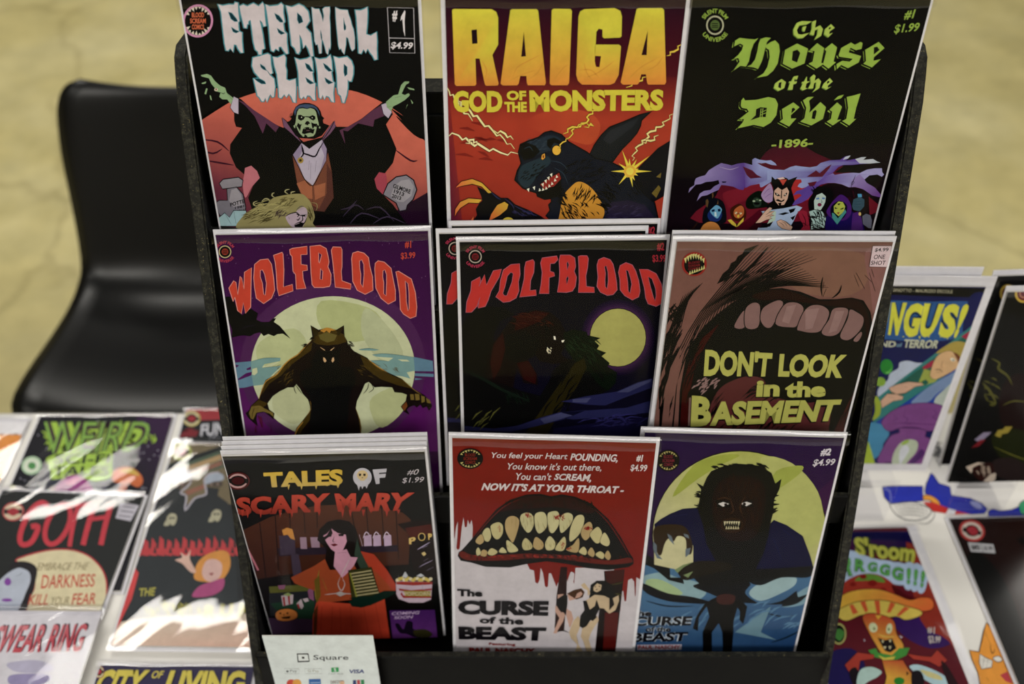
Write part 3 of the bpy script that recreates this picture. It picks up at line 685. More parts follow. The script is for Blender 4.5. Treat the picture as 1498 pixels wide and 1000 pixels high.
    a.t('MONSTERS', '453,386 1033,382 1028,474 456,480', Y2, .055)
comic('comic_book', 'comic titled Raiga God of the Monsters, a dark winged beast on red', (.0379, .6665, -.2999), 7.4, 2.1, 1.0, art_raiga, '260A20', h=.2725)
def art_house(a):
    a.view(970, 0, .35)
    a.p('0E0A10', '-50,600 1200,600 1200,1000 -50,1000', g=('1A0A18', (500, 560), (500, 800)))
    a.b('3C0E22', '380,690 450,620 560,600 640,640 760,700 840,800 860,900 150,930 220,820 260,740', g=('6A1424', (500, 600), (480, 850)))
    a.view(990, 210, .13)
    a.b('7A1828', '520,560 700,500 860,450 1000,440 1100,520 1000,640 760,640 600,720 560,680')
    a.p('8A7CB2', '130,555 145,500 200,465 200,430 215,390 260,370 320,355 360,300 430,255 500,218 560,230 620,245 680,225 760,215 770,480 750,520 700,515 640,485 560,470 500,465 470,520 410,545 340,580 280,590 225,645 260,560 310,530 380,520 420,480 480,450 470,410 400,425 330,430 270,455 215,460 170,510', g=('55398A', (300, 420), (720, 400)))
    a.p('5E4290', '760,215 850,240 850,180 880,160 930,180 1000,190 1060,185 1110,220 1125,245 1070,240 1000,215 960,220 905,218 960,250 1050,285 1160,300 1260,310 1260,430 1080,420 960,490 940,490 930,450 830,470 770,500', g=('8C98CC', (780, 380), (960, 330)))
    a.ps('52142A', '742,255 850,300 900,350 960,380 830,392 785,350'); a.p('14101C', '505,425 560,425 550,438 515,440')
    a.ink('B0A0C0', 6, '480,260 600,290 700,260', '900,200 960,230')
    # onlookers, left
    a.view(990, 210, .13)
    a.b('13151A', '330,700 300,640 360,600 520,650 560,860 480,900 300,900 300,760')
    a.ps('5A4226', '325,640 345,620 360,650 345,720 328,700', '395,560 410,545 415,590 400,620', '450,680 465,630 470,680'); a.b('1A2C66', '345,800 400,730 480,740 510,800 470,870 380,870')
    a.b('5C9CC0', '375,760 400,725 450,690 505,730 500,770 460,840 410,810'); a.ps('12203C', '390,745 425,735 428,760 395,768', '460,735 490,730 495,760 465,765'); a.ps('C0DCE0', '425,765 445,770 450,820 425,815')
    a.b('3E1A10', '600,760 640,700 720,680 780,760 760,860 640,860'); a.b('B05A22', '640,770 660,730 720,695 755,730 750,800 700,840 650,820'); a.ps('E0D0A0', '652,770 680,765 678,790 656,790', '705,775 732,770 730,792 708,794')
    a.ps('CDB41E', '572,860 610,848 668,905 672,938 620,910', '672,938 690,900 752,830 752,870 700,920', '675,815 700,790 705,820 690,835'); a.ink('1A0A08', 6, '640,760 690,790 745,760')
    a.b('0E1812', '780,640 850,560 940,530 1010,600 1020,700 960,720 800,730'); a.b('26362A', '850,640 900,600 950,640 940,700 880,710'); a.e('9CB08C', 868, 645, 16, 10); a.e('9CB08C', 938, 636, 14, 9); a.e('4E6A4C', 905, 628, 14, 10); a.e('0A100C', 900, 672, 34, 14)
    a.p('4A0E1C', '600,1000 860,800 930,740 1000,760 900,900 760,1010'); a.p('2E0A18', '760,1000 900,870 960,900 900,1000')
    a.po('C67E30', '12080A', 8, [(270, 1010), (285, 930), (330, 890), (378, 875), (440, 890), (480, 935), (485, 1010)], sm=True)
    a.ps('8C1C1C', '90,960 130,970 200,1000 100,1010'); a.ink('3A2418', 10, '250,860 200,930 160,970')
    # devil and smoke
    a.view(1130, 210, .13)
    a.b('A82424', '170,640 200,520 240,420 330,400 420,500 470,520 430,620 250,650')
    a.p('8E9ACC', '-60,300 0,290 60,290 130,295 200,260 260,245 330,255 420,265 500,250 540,215 640,185 760,180 820,140 880,130 850,165 820,190 930,170 1000,150 1055,148 1020,180 1130,170 1180,200 1215,210 1100,222 980,228 900,238 800,238 740,262 680,325 600,360 520,420 400,480 330,500 280,480 300,450 330,430 320,400 260,400 0,410 -60,410', g=('5A3E96', (420, 330), (620, 340)))
    a.p('5A3E96', '520,420 600,360 680,330 700,350 800,332 900,325 980,330 1060,290 1150,275 1230,275 1235,320 1255,345 1230,370 1180,345 1090,355 1035,400 1060,440 1150,490 1200,550 1235,592 1200,600 1120,580 1020,510 930,485 860,490 780,455 700,440 620,440 540,460 480,500 450,560 400,620 330,660 250,690 180,690 250,640 330,580 300,560 230,580 270,530 340,510 400,470', g=('9C98CC', (560, 400), (900, 360)))
    a.p('8C78B4', '1035,400 1060,440 1150,490 1200,550 1235,592 1200,600 1120,580 1020,510 930,485 860,490 900,400 980,340', g=('6A3C8C', (950, 400), (1180, 590)))
    a.ps('B4BCC8', '930,172 1000,150 1055,148 1020,180 1130,170 1180,200 1215,210 1100,222 980,220', '850,165 880,130 820,145 790,180')
    a.ps('58182C', '385,370 490,298 530,330 600,270 665,228 640,275 560,370 480,372', '395,440 500,420 470,470 420,480'); a.ps('120A14', '700,322 800,252 950,236 1050,262 900,312 800,326', '1035,402 1090,358 1180,346 1210,400 1130,470 1060,440')
    a.p('1A0C16', '450,560 500,500 620,445 700,442 780,458 860,492 930,488 1020,512 1080,560 1100,980 420,980')
    a.hatch('4A1424', 8, 900, 620, 140, 90, 14, 60, 50, 21)
    a.ink('14080C', 7, '935,350 915,400 895,450 870,540'); a.ink('14080C', 4, '905,420 918,435 895,460 885,440', closed=True, taper=False)
    a.b('A084AE', '-125,560 -60,470 -20,450 10,560 0,640 -60,660 -110,620'); a.ink('6A4A80', 5, '-100,570 -60,520 -20,500', '-90,610 -40,570 0,560')
    a.p('0B080C', '-8,365 30,402 60,385 120,372 165,388 180,405 280,368 235,440 210,500 250,640 180,760 0,770 -80,700 0,640 10,500 -15,430')
    a.p('C04030', '78,405 162,400 118,468'); a.p('D8B8B0', '50,388 120,372 140,392 80,402')
    a.p('CDA58C', '22,525 60,487 105,520 160,487 186,535 168,620 130,685 70,692 30,645 14,585')
    a.ps('0B080C', '25,545 60,560 90,585 55,588 30,570', '120,580 160,545 165,560 140,590', '30,635 60,620 100,640 135,620 130,640 100,655 60,645', '60,665 100,660 95,690 75,692', '98,520 108,525 104,610 92,612'); a.ps('E8E0D0', '42,556 62,568 50,576', '130,575 150,560 148,575')
    a.p('9CB2D2', '-130,760 0,740 130,722 270,692 335,715 270,790 240,860 200,930 210,980 -180,980 -160,940 -30,930 20,850')
    a.ps('0B080C', '60,790 140,768 190,775 120,800', '180,740 260,720 240,760 200,780', '200,830 260,800 230,860', '-160,945 -60,900 0,880 -60,940')
    a.p('A8C0AC', '-120,780 -20,750 40,760 30,860 -60,900 -20,820')
    a.po('CDA58C', '0B080C', 5, '48,872 90,852 150,875 225,935 205,970 110,952 60,912'); a.ink('0B080C', 5, '70,880 110,900 130,930', '100,870 140,890 165,930', '130,870 180,900 200,930')
    a.view(990, 210, .13); a.po('CDA58C', '0B080C', 5, '885,890 920,850 960,800 1000,750 1045,712 1072,724 1035,765 1102,752 1060,790 1095,800 1040,820 1070,835 1000,855 940,885'); a.ink('0B080C', 5, '1000,800 1040,770 1080,760', '1000,820 1050,800 1080,800')
    a.view(1130, 210, .13)
    a.p('8E1830', '280,760 340,745 385,760 410,880 425,980 300,980 350,920 310,850'); a.ink('0B080C', 8, '330,780 370,860 360,940', '310,900 350,890 400,930')
    a.b('09080C', '405,640 450,560 470,510 540,480 620,490 690,560 660,650 620,720 580,780 520,770 420,760'); a.hatch('09080C', 9, 560, 530, 130, 60, 30, 30, 70, 22, 60)
    a.p('AEC4BA', '465,640 495,575 555,550 600,590 592,650 575,690 540,745 470,735'); a.e('6E1C3C', 528, 683, 23, 20); a.ps('5078B0', '485,610 520,600 528,620 492,625', '555,600 590,605 588,620 560,622'); a.ink('09080C', 5, '480,600 525,592', '550,592 590,598', '545,620 555,655 540,660')
    a.p('9CBAB4', '410,760 470,740 560,760 600,830 580,940 430,960 440,860'); a.hatch('09080C', 12, 500, 860, 90, 100, 40, 50, 80, 23, 50)
    a.p('1C1250', '590,980 600,820 660,760 900,760 1010,860 1040,980'); a.b('451C6C', '605,770 650,680 700,620 765,568 840,610 885,700 875,800 800,860 680,840'); a.b('120A20', '655,790 660,700 740,640 810,660 840,720 800,830 700,850')
    a.p('451C6C', '900,780 960,760 1000,830 1020,980 880,980 890,880')
    a.p('A6B238', '688,700 740,645 790,652 816,702 800,762 742,812 690,765'); a.ps('1A2410', '700,705 735,725 700,730', '760,730 800,712 795,730 765,738', '725,670 765,665 745,690'); a.ps('8A2020', '720,770 755,765 740,790'); a.ink('E0E4A0', 5, '705,712 725,722'); a.p('3C8A86', '668,772 690,780 735,835 815,735 830,765 725,905 670,832')
    a.po('34505F', '0B0C12', 5, '893,700 908,622 980,592 1032,622 1030,700 980,756 910,740'); a.p('4694BC', '955,560 1000,560 1005,595 960,598'); a.ink('0B0C12', 6, '915,650 1020,640', '912,680 1020,672', '915,710 1010,705')
    a.po('5C5E70', '0B0C12', 5, '1008,810 1050,782 1100,800 1116,860 1110,945 1080,945 1015,900'); a.e('D0B060', 980, 785, 15, 20)
    # blackletter title
    a.view(1050, 20, .18); G = '8CAC38'
    big = ('130,262 140,215 175,192 235,200 300,205 328,193 290,240 268,300 252,380 228,425 182,420 125,458 175,385 165,355 125,365 165,330 195,290 205,252 180,238', '345,202 385,188 430,192 398,225 378,300 366,352 352,392 325,445 290,432 235,425 270,410 300,370 320,300 330,240',
           '380,258 430,225 465,212 495,245 502,300 485,400 448,460 400,500 312,517 370,480 400,430 420,350 415,290 395,278', '545,290 642,238 732,280 702,400 602,442 525,402', '745,292 805,235 862,275 838,395 855,400 880,300 865,285 925,235 967,270 938,385 958,390 897,442 852,408 800,442 735,402 768,385 785,300',
           '980,330 1000,275 1080,230 1112,248 1158,225 1174,235 1165,282 1120,292 1075,272 1062,310 1162,340 1142,392 1055,438 1000,412 965,447 962,405 1010,378 1070,385 1095,362 985,345', '1195,290 1305,225 1352,275 1265,350 1262,378 1322,365 1250,432 1180,402 1202,380',
           '185,745 190,700 207,678 220,700 310,695 410,672 465,685 487,730 474,820 430,880 370,915 290,898 158,927 200,880 212,852 172,852 250,790 235,768 195,760', '520,770 612,716 662,755 592,820 592,847 637,845 577,912 500,872 527,850', '690,700 730,672 778,670 740,702 748,760 742,800 832,713 877,755 852,850 757,903 668,872 702,845 717,760',
           '905,775 967,716 1007,750 968,858 1002,855 932,903 883,872 917,850 927,790', '1045,672 1100,660 1158,643 1122,760 1102,850 1122,850 1065,903 1008,867 1042,850 1057,760')
    for q in big:
        sh = [(x - 17, y + 13) for x, y in nums(q)]; a.p(G, sh)
    for q in big: a.ink('0B0A0E', 22, [(x - 4, y + 3) for x, y in nums(q)], taper=False, sm=False, closed=True)
    a.ps(G, *big)
    a.ps('0B0A0E', '607,300 645,288 668,315 642,392 600,375', '1265,270 1292,263 1312,290 1265,327', '310,772 345,755 397,760 387,835 340,835 262,862 306,820', '600,765 617,758 628,775 596,805', '770,790 792,775 802,790 787,852 760,847')
    a.ink(G, 6, '350,765 342,835', '365,765 358,835', taper=False); a.ink(G, 5, '345,800 392,778', '342,820 390,800', taper=False)
    a.ps(G, '940,700 975,665 1022,653 1000,682')
    sm = ('613,122 640,70 680,55 762,58 720,82 660,90 640,130 650,160 680,165 742,150 690,192 650,194 616,165', '688,102 718,95 702,142 685,130', '765,60 797,48 787,110 830,90 852,120 837,175 783,208 806,165 812,120 787,130 777,172 745,162 762,120', '870,120 917,80 947,110 906,140 902,162 932,150 896,187 862,162',
          '465,560 515,525 552,550 537,600 490,622 455,597', '575,545 595,545 615,505 652,498 640,532 622,520 618,545 642,545 636,562 612,567 606,612 568,612 585,560', '680,550 700,545 722,503 722,545 747,545 718,562 710,598 728,600 690,617 670,602 688,565', '750,512 777,488 792,500 784,540 815,520 837,545 822,600 768,634 796,595 798,550 780,560 772,602 733,602 755,560', '860,560 907,518 932,545 892,580 892,597 922,585 880,612 846,592')
    for q in sm: a.p('60802C', [(x - 7, y + 6) for x, y in nums(q)])
    a.ps('A4BC48', *sm); a.ps('0B0A0E', '494,556 516,549 510,602 488,592', '898,110 912,102 920,112 900,126', '884,548 900,540 906,550 886,566')
    a.view(970, 0, .35)
    a.t('-1896-', '450,582 627,574 625,610 452,618', '94AC3C', .03, .1); a.t('#1', '1008,42 1055,36 1048,78 1004,80', '84A038', .03, .2); a.t('$1.99', '965,100 1072,92 1066,132 962,142', '84A038', .02, .2)
    a.film_badge(216, 103, 66, '84A038', 'A8A88C', '4C6030', ry=72)
comic('comic_book', 'comic titled The House of the Devil 1896, green blackletter on a black cover', (.2110, .6732, -.3029), 6, .4, .1, art_house, '0B090D', w=.177, h=.270)
# ================================================================== COMICS, MIDDLE ROW
WB_L = {'W': '212,520 255,455 275,470 290,580 312,415 325,430 345,530 350,380 412,340 408,520 405,690 360,745 340,650 322,748 290,720 265,600 250,640'}
def art_wolf1(a):
    a.view(0, 0, 1)
    a.p('34103A', '290,330 660,330 660,500 290,500', g=('3E1346', (480, 340), (480, 500)))
    a.p('3E1346', '290,500 660,500 660,660 290,660', g=('5A1460', (480, 500), (480, 650)))
    a.e('48204E', 487, 536, 136, 122, n=48); a.e('B8BE96', 487, 538, 120, 105, n=60)
    a.b('A4AC74', '470,440 540,450 560,480 520,500 470,480'); a.b('A8AF88', '535,450 570,480 590,520 560,530 530,490'); a.b('AAB280', '380,500 430,480 450,510 420,540 380,530'); a.b('AFB488', '405,570 440,565 455,600 430,620 400,600'); a.b('AAB07C', '545,580 600,560 590,600 560,625 545,610')
    rnd = random.Random(5)
    a.raw([[a.to_page(x, y), a.to_page(x + .9, y), a.to_page(x + .9, y + .9), a.to_page(x, y + .9)] for x, y in [(rnd.uniform(310, 635), rnd.uniform(342, 440)) for _ in range(70)]], '8A6090')
    a.view(340, 460, .18)
    a.p('557A92', '-40,398 0,392 150,378 165,375 172,575 100,592 -40,605'); a.p('6C9290', '152,378 260,352 392,350 388,376 260,402 240,430 300,425 402,414 330,482 250,568 172,578 152,470')
    a.ps('4A1452', '-30,402 55,410 40,425 -30,435', '38,527 110,475 158,464 155,492 55,530', '112,440 150,422 152,445 120,450'); a.ps('B8BE96', '162,440 200,430 205,470 180,492 160,485', '245,432 300,400 385,380 320,420')
    a.ink('33504E', 3, '152,380 260,352 392,350', '240,432 300,425 402,414', '205,432 210,480')
    a.view(480, 460, .18)
    a.p('6C9290', '355,325 440,315 560,325 700,345 705,460 640,470 670,520 600,500 500,490 400,420 340,372 420,370 490,378 400,345'); a.ps('557A92', '695,342 850,375 856,460 705,458', '703,475 858,480 857,505 706,497', '706,514 770,522 706,531')
    a.ps('6C9290', '248,282 330,272 416,285 380,293 262,289'); a.ps('B8BE96', '380,340 530,350 490,378', '565,362 640,365 665,380 600,378', '640,468 700,455 700,475 650,475'); a.ink('33504E', 3, '355,325 440,315 560,325 700,345', '340,372 420,370 490,378', '248,282 330,272 416,285')
    # bat
    a.view(300, 335, .165); a.p('0C0A0E', '138,555 180,600 215,595 250,620 290,720 330,762 400,700 470,745 455,800 500,822 570,820 600,790 630,788 610,822 660,855 700,900 757,970 690,925 640,930 610,947 560,928 520,947 490,913 440,925 400,950 340,940 290,948 235,962 242,900 220,840 165,740 150,660')
    a.ink('241C2C', 4, '480,840 560,850 640,870', '300,900 380,860 460,850')
    # werewolf
    a.view(340, 460, .18)
    d4 = lambda s: ' '.join('%g,%g' % (x + 777.8, y) for x, y in nums(s))
    a.p('191309', '635,85 700,122 770,105 845,122 907,85 912,175 935,215 ' + d4('160,240 210,295 260,320 320,350 350,390 480,465 600,520 690,600 780,650 830,700 847,742 820,782 800,745 770,760 750,730 720,755 700,735 660,750 640,770 662,812 620,790 590,745 630,700 640,650 600,635 540,630 520,590 430,585 380,590 330,545 300,560 270,630 235,700 225,760 260,850 272,920 265,985') + ' 498,990 520,920 570,860 632,780 630,740 615,690 570,640 550,600 520,565 500,590 450,590 380,625 330,660 285,720 300,770 342,800 335,850 310,830 260,790 200,800 195,850 207,908 175,880 130,840 105,800 140,770 150,740 215,680 240,600 270,530 360,480 420,400 480,350 530,320 585,260 640,210 650,180')
    a.ps('3C2E0E', '640,210 700,140 770,110 850,130 905,160 930,220 860,240 770,250 690,240', '600,265 650,220 640,290 540,360 460,420 400,490 300,560 240,650 260,560 360,485 430,400 530,330', '150,745 215,690 290,720 240,760 180,770', d4('260,330 330,365 470,470 600,530 680,600 560,570 420,520 300,430'), '520,925 570,865 640,780 640,840 570,930 540,985')
    a.ink('A8781A', 9, '640,210 585,268 530,325 475,358 420,408 362,484 275,538 243,608 215,685', '715,128 770,108 840,126', d4('330,365 400,420 480,468')); a.ink('A8781A', 12, '505,985 530,925 575,868'); a.ink('7A5C18', 6, d4('600,525 690,602 760,650'), d4('225,760 255,850 266,930 262,985'), '632,700 640,760 600,830')
    a.ps('B07A1C', '715,130 770,110 838,126 800,130 790,150 765,128 745,145'); a.ps('5E5424', '700,165 770,140 850,165 830,210 770,225 715,200')
    a.p('0D0B06', '690,280 730,300 770,290 830,290 880,260 860,420 900,700 880,985 620,985 700,700 660,480 640,380')
    a.b('0D0B06', '560,460 700,420 860,420 980,440 1000,560 960,640 900,985 640,985 640,700 560,560')
    a.ps('C8A070', '715,262 755,288 748,290 718,268', '795,288 830,262 826,270 802,292', '738,345 752,350 765,375 752,388 740,372', '825,345 812,350 805,375 815,388 828,370'); a.ps('2A220E', '640,90 665,180 690,170 700,130', '902,95 870,170 850,160 850,128')
    a.ps('6C5A22', '135,800 155,745 220,735 260,760 330,795 335,830 300,800 250,785 195,795 170,850 150,840'); a.ink('191309', 5, '180,750 165,800 160,840', '215,745 200,790', '250,765 300,790', '150,770 210,755')
    a.ps('4A1030', '205,820 240,830 250,920 235,910', '190,880 200,960 180,950', '310,850 318,950 312,950')
    a.ps('6C5A22', *[d4(q) for q in ('665,645 695,645 700,690 672,692', '705,640 740,645 745,690 712,695', '755,655 785,665 785,705 760,715', '795,675 825,690 838,720 805,715')]); a.ps('6C3A14', d4('598,745 635,705 645,740 620,780'))
    a.hatch('5A4614', 4, 420, 480, 80, 90, 24, -45, 40, 31); a.hatch('5A4614', 4, 1180, 450, 160, 60, 30, 32, 46, 32); a.ink('191309', 6, '500,575 505,610 520,640', '515,570 535,600 565,640', d4('330,550 320,600 285,642'), d4('350,560 370,600 330,632'), d4('380,575 365,600'))
    a.hatch('191309', 7, 655, 200, 12, 20, 8, -30, 40, 33); a.hatch('191309', 7, 590, 250, 14, 14, 8, -10, 36, 34); a.hatch('191309', 7, 960, 250, 20, 30, 10, 30, 40, 35)
    # title
    F, O = 'BA3620', 'CC8078'
    L1 = ('212,520 255,455 275,470 290,580 312,415 325,430 345,530 350,380 412,340 408,520 405,690 360,745 340,650 322,748 290,720 265,600 250,640', '440,310 490,270 560,262 590,310 610,440 618,540 590,610 520,658 455,610 440,520 432,430',
          '607,230 685,203 692,220 700,360 695,510 775,488 782,545 655,588 640,520 632,380 622,290', '750,180 775,168 905,150 905,222 850,225 852,310 905,318 908,362 865,370 870,440 895,522 810,530 803,400 780,370 772,240 755,220')
    c1 = ('490,365 510,358 530,400 545,480 535,585 520,575 510,480 490,420',)
    L2 = ('-40,150 50,140 105,170 120,230 130,290 120,330 148,400 145,480 135,505 80,515 0,515 -20,490 -30,380 -35,250', '150,185 165,155 235,158 245,180 245,330 238,370 245,455 325,485 322,530 185,512 175,400 165,300 155,220', '330,260 340,210 385,195 440,210 480,250 490,320 515,420 520,540 450,575 380,540 340,460 335,330',
          '540,300 565,278 620,290 680,345 700,450 718,540 718,630 655,662 590,610 545,520 535,350', '722,375 745,370 860,440 895,560 908,690 900,770 850,788 790,750 762,710 755,560 735,440')
    c2 = ('38,205 65,225 45,300 38,290', '55,345 75,370 70,445 50,440', '400,280 420,268 438,310 440,400 430,515 410,480 412,400 402,340', '608,365 625,358 640,400 640,480 635,590 615,570 615,470 605,420', '805,455 830,480 838,560 840,700 830,722 815,640 812,540')
    for v, L, c in (((300, 335, .165), L1, c1), ((460, 335, .165), L2, c2)):
        a.view(*v); a.ps(F, *L)
        for q in L: a.ink(O, 7, q, taper=False, closed=True, sm=False)
        a.ps('3A123E', *c)
        for q in c: a.ink(O, 6, q, taper=False, closed=True, sm=False)
    a.view(460, 335, .165); a.t('#1', '800,105 858,100 858,170 802,165', 'B43A28', .03); a.t('$3.99', '765,205 895,200 893,262 768,272', 'B43A28', .02)
    a.view(300, 335, .165); a.film_badge(178, 198, 100, 'A03048', 'A89C70', '7A2A20')
comic('comic_book', 'comic titled Wolfblood, number 1, a werewolf spreading its arms before a full moon', (-.1515, .6351, -.4808), 16.0, 2.4, .4, art_wolf1, '34103A', w=.176)
def dup(o, label, dx=0, dy=0, dz=0, roll=0, group=None):
    c = o.copy(); C.objects.link(c); c.matrix_world = Matrix.Translation((dx, dy, dz)) @ o.matrix_world @ Matrix.Rotation(R(roll), 4, 'Y')
    c['label'] = label
    if group: c['group'] = group
    for ch in list(o.children):
        d = ch.copy(); C.objects.link(d); d.parent = c
    return c
def art_wolf2(a):
    a.view(620, 320, .34)
    a.p('0D0914', '100,60 1080,60 1080,1400 100,1400', g=('140C24', (560, 100), (560, 700)))
    for k, c in ((158, '1A0E28'), (148, '22122E'), (139, '2C1738'), (131, '381C42')): a.e(c, 835, 510, k, k * 1.03)
    a.e('100A10', 835, 510, 123, 127); a.e('A09E50', 835, 510, 120, 124)
    a.p('080A0A', '150,480 200,400 260,375 340,380 390,410 330,440 300,500 300,640 250,700 150,700'); a.p('07070A', '150,640 300,690 420,740 500,760 600,600 700,600 830,700 800,735 700,780 560,800 450,880 300,900 150,900')
    a.p('170A09', '265,700 275,600 300,530 340,480 370,440 420,405 480,390 540,398 585,435 608,480 612,540 590,580 625,612 560,625 500,612 480,585 445,605 485,660 492,715 430,705 400,640 385,725 310,705')
    a.ps('2A0F0C', '300,540 340,490 350,560 330,640 300,690 285,620', '400,420 480,395 540,405 500,440 430,470 390,480', '400,620 450,610 485,670 480,710 430,690'); a.ps('080506', '350,500 430,480 500,520 480,590 400,620 350,600')
    a.hatch('3A1812', 5, 460, 440, 90, 35, 20, 20, 40, 41); a.hatch('060405', 7, 500, 500, 60, 50, 20, 70, 40, 42)
    a.p('0E1810', '600,490 640,475 700,485 705,500 760,512 735,525 755,545 745,560 785,575 765,590 800,620 790,635 832,660 825,705 790,740 745,705 690,650 640,600 610,560'); a.hatch('1A2A1A', 6, 690, 560, 70, 60, 26, 40, 40, 43); a.hatch('070A08', 8, 740, 640, 60, 60, 20, 50, 44, 44)
    a.p('242010', '430,930 520,800 590,700 650,620 690,598 700,640 660,720 590,820 530,930'); a.hatch('0A0906', 8, 580, 760, 60, 110, 22, -52, 90, 45, 8)
    a.ps('23244A', '590,785 700,762 830,742 920,702 982,685 990,722 880,762 780,802 700,798 640,790', '590,832 720,822 870,812 980,780 985,830 800,852 640,862 560,850', '90,868 180,890 300,902 400,890 500,855 580,832 700,822 600,862 480,892 380,914 150,908')
    a.ps('3C3E62', '640,775 720,768 700,790 640,788', '830,745 920,705 980,688 975,700 880,745', '500,860 590,832 640,845 520,880'); a.ps('1A1838', '560,900 800,870 985,850 990,960 540,960')
    a.hatch('2C2A60', 5, 820, 870, 150, 30, 24, -8, 80, 46)
    a.ps('E8E0CC', '558,503 566,505 568,520 560,518', '592,522 606,520 600,530 594,530'); a.hatch('D8D0B0', 5, 540, 565, 14, 12, 14, 60, 9, 47)
    a.hatch('4A4A20', 7, 250, 850, 60, 60, 7, -45, 70, 48, 6); a.ink('161E18', 14, '160,640 260,690 350,740 450,780'); a.hatch('161E18', 6, 400, 770, 60, 20, 20, 70, 30, 49)
    F, O = 'B42420', '9C5468'
    L1 = ('303,745 310,655 345,560 352,478 425,438 430,470 415,520 465,418 480,510 540,385 610,372 590,440 520,560 495,640 470,692 410,708 415,640 425,615 400,690 352,742', '560,610 590,560 600,470 625,380 690,332 765,325 770,420 755,480 760,560 735,620 680,650 625,658', '765,612 790,520 805,450 808,360 820,308 880,290 893,310 888,400 860,470 855,555 905,550 910,597', '935,582 950,500 960,400 945,320 960,275 1085,258 1095,290 1065,322 1030,325 1028,390 1060,400 1068,430 1020,445 1018,520 1018,582')
    L2 = ('90,570 105,480 110,400 105,300 115,250 200,250 240,275 248,350 235,390 255,440 245,520 220,560 170,572', '270,572 278,480 275,350 270,262 290,255 345,256 357,280 350,360 335,430 340,520 405,528 410,572', '430,340 445,290 490,270 545,290 570,330 590,420 600,490 605,550 570,590 520,598 460,570 430,520 440,440', '615,400 630,340 680,315 735,335 765,390 790,470 802,560 790,610 735,637 670,600 630,550 628,460', '795,372 870,375 940,410 985,500 1003,610 1000,660 940,692 870,670 850,620 838,530')
    c1 = ('620,580 640,520 660,430 690,398 710,410 700,480 670,560 655,600 635,600',); c2 = ('170,320 180,305 190,335 175,380', '165,455 178,430 188,450 170,505', '495,350 512,342 525,400 528,470 518,543 502,520 500,460 505,410', '680,380 700,385 720,450 730,500 715,580 700,560 695,480', '870,435 905,455 935,540 940,600 930,645 915,610 890,520')
    for v, L, c in (((630, 330, .17), L1, c1), ((800, 330, .17), L2, c2)):
        a.view(*v); a.ps(F, *L)
        for q in L: a.ink(O, 6, q, taper=False, closed=True, sm=False)
        a.ps('0F0A18', *c)
        for q in c: a.ink(O, 5, q, taper=False, closed=True, sm=False)
    a.t('#2', '945,142 1012,145 1008,218 948,215', '9A2030', .03); a.t('$3.99', '905,248 1025,248 1020,318 910,318', '9A2030', .02)
    a.view(630, 330, .17); a.film_badge(384, 264, 100, 'A02848', 'A89C90', '6A1A20')
e2 = comic('comic_book', 'comic titled Wolfblood, number 2, front copy, a crouched beast and a small moon', (.0406, .6217, -.4789), 12.4, 2.0, .7, art_wolf2, '0D0914', w=.172, h=.264, cw=.1635, ch=.2495, top=.0062)
dup(e2, 'comic titled Wolfblood, number 2, mostly hidden, left edge showing behind the front copy', -.0150, .0082, .0022, -.3)
dup(e2, 'backmost bagged comic, a thin white strip above the Wolfblood number 2 copies', -.006, .0139, .0052, -.1)
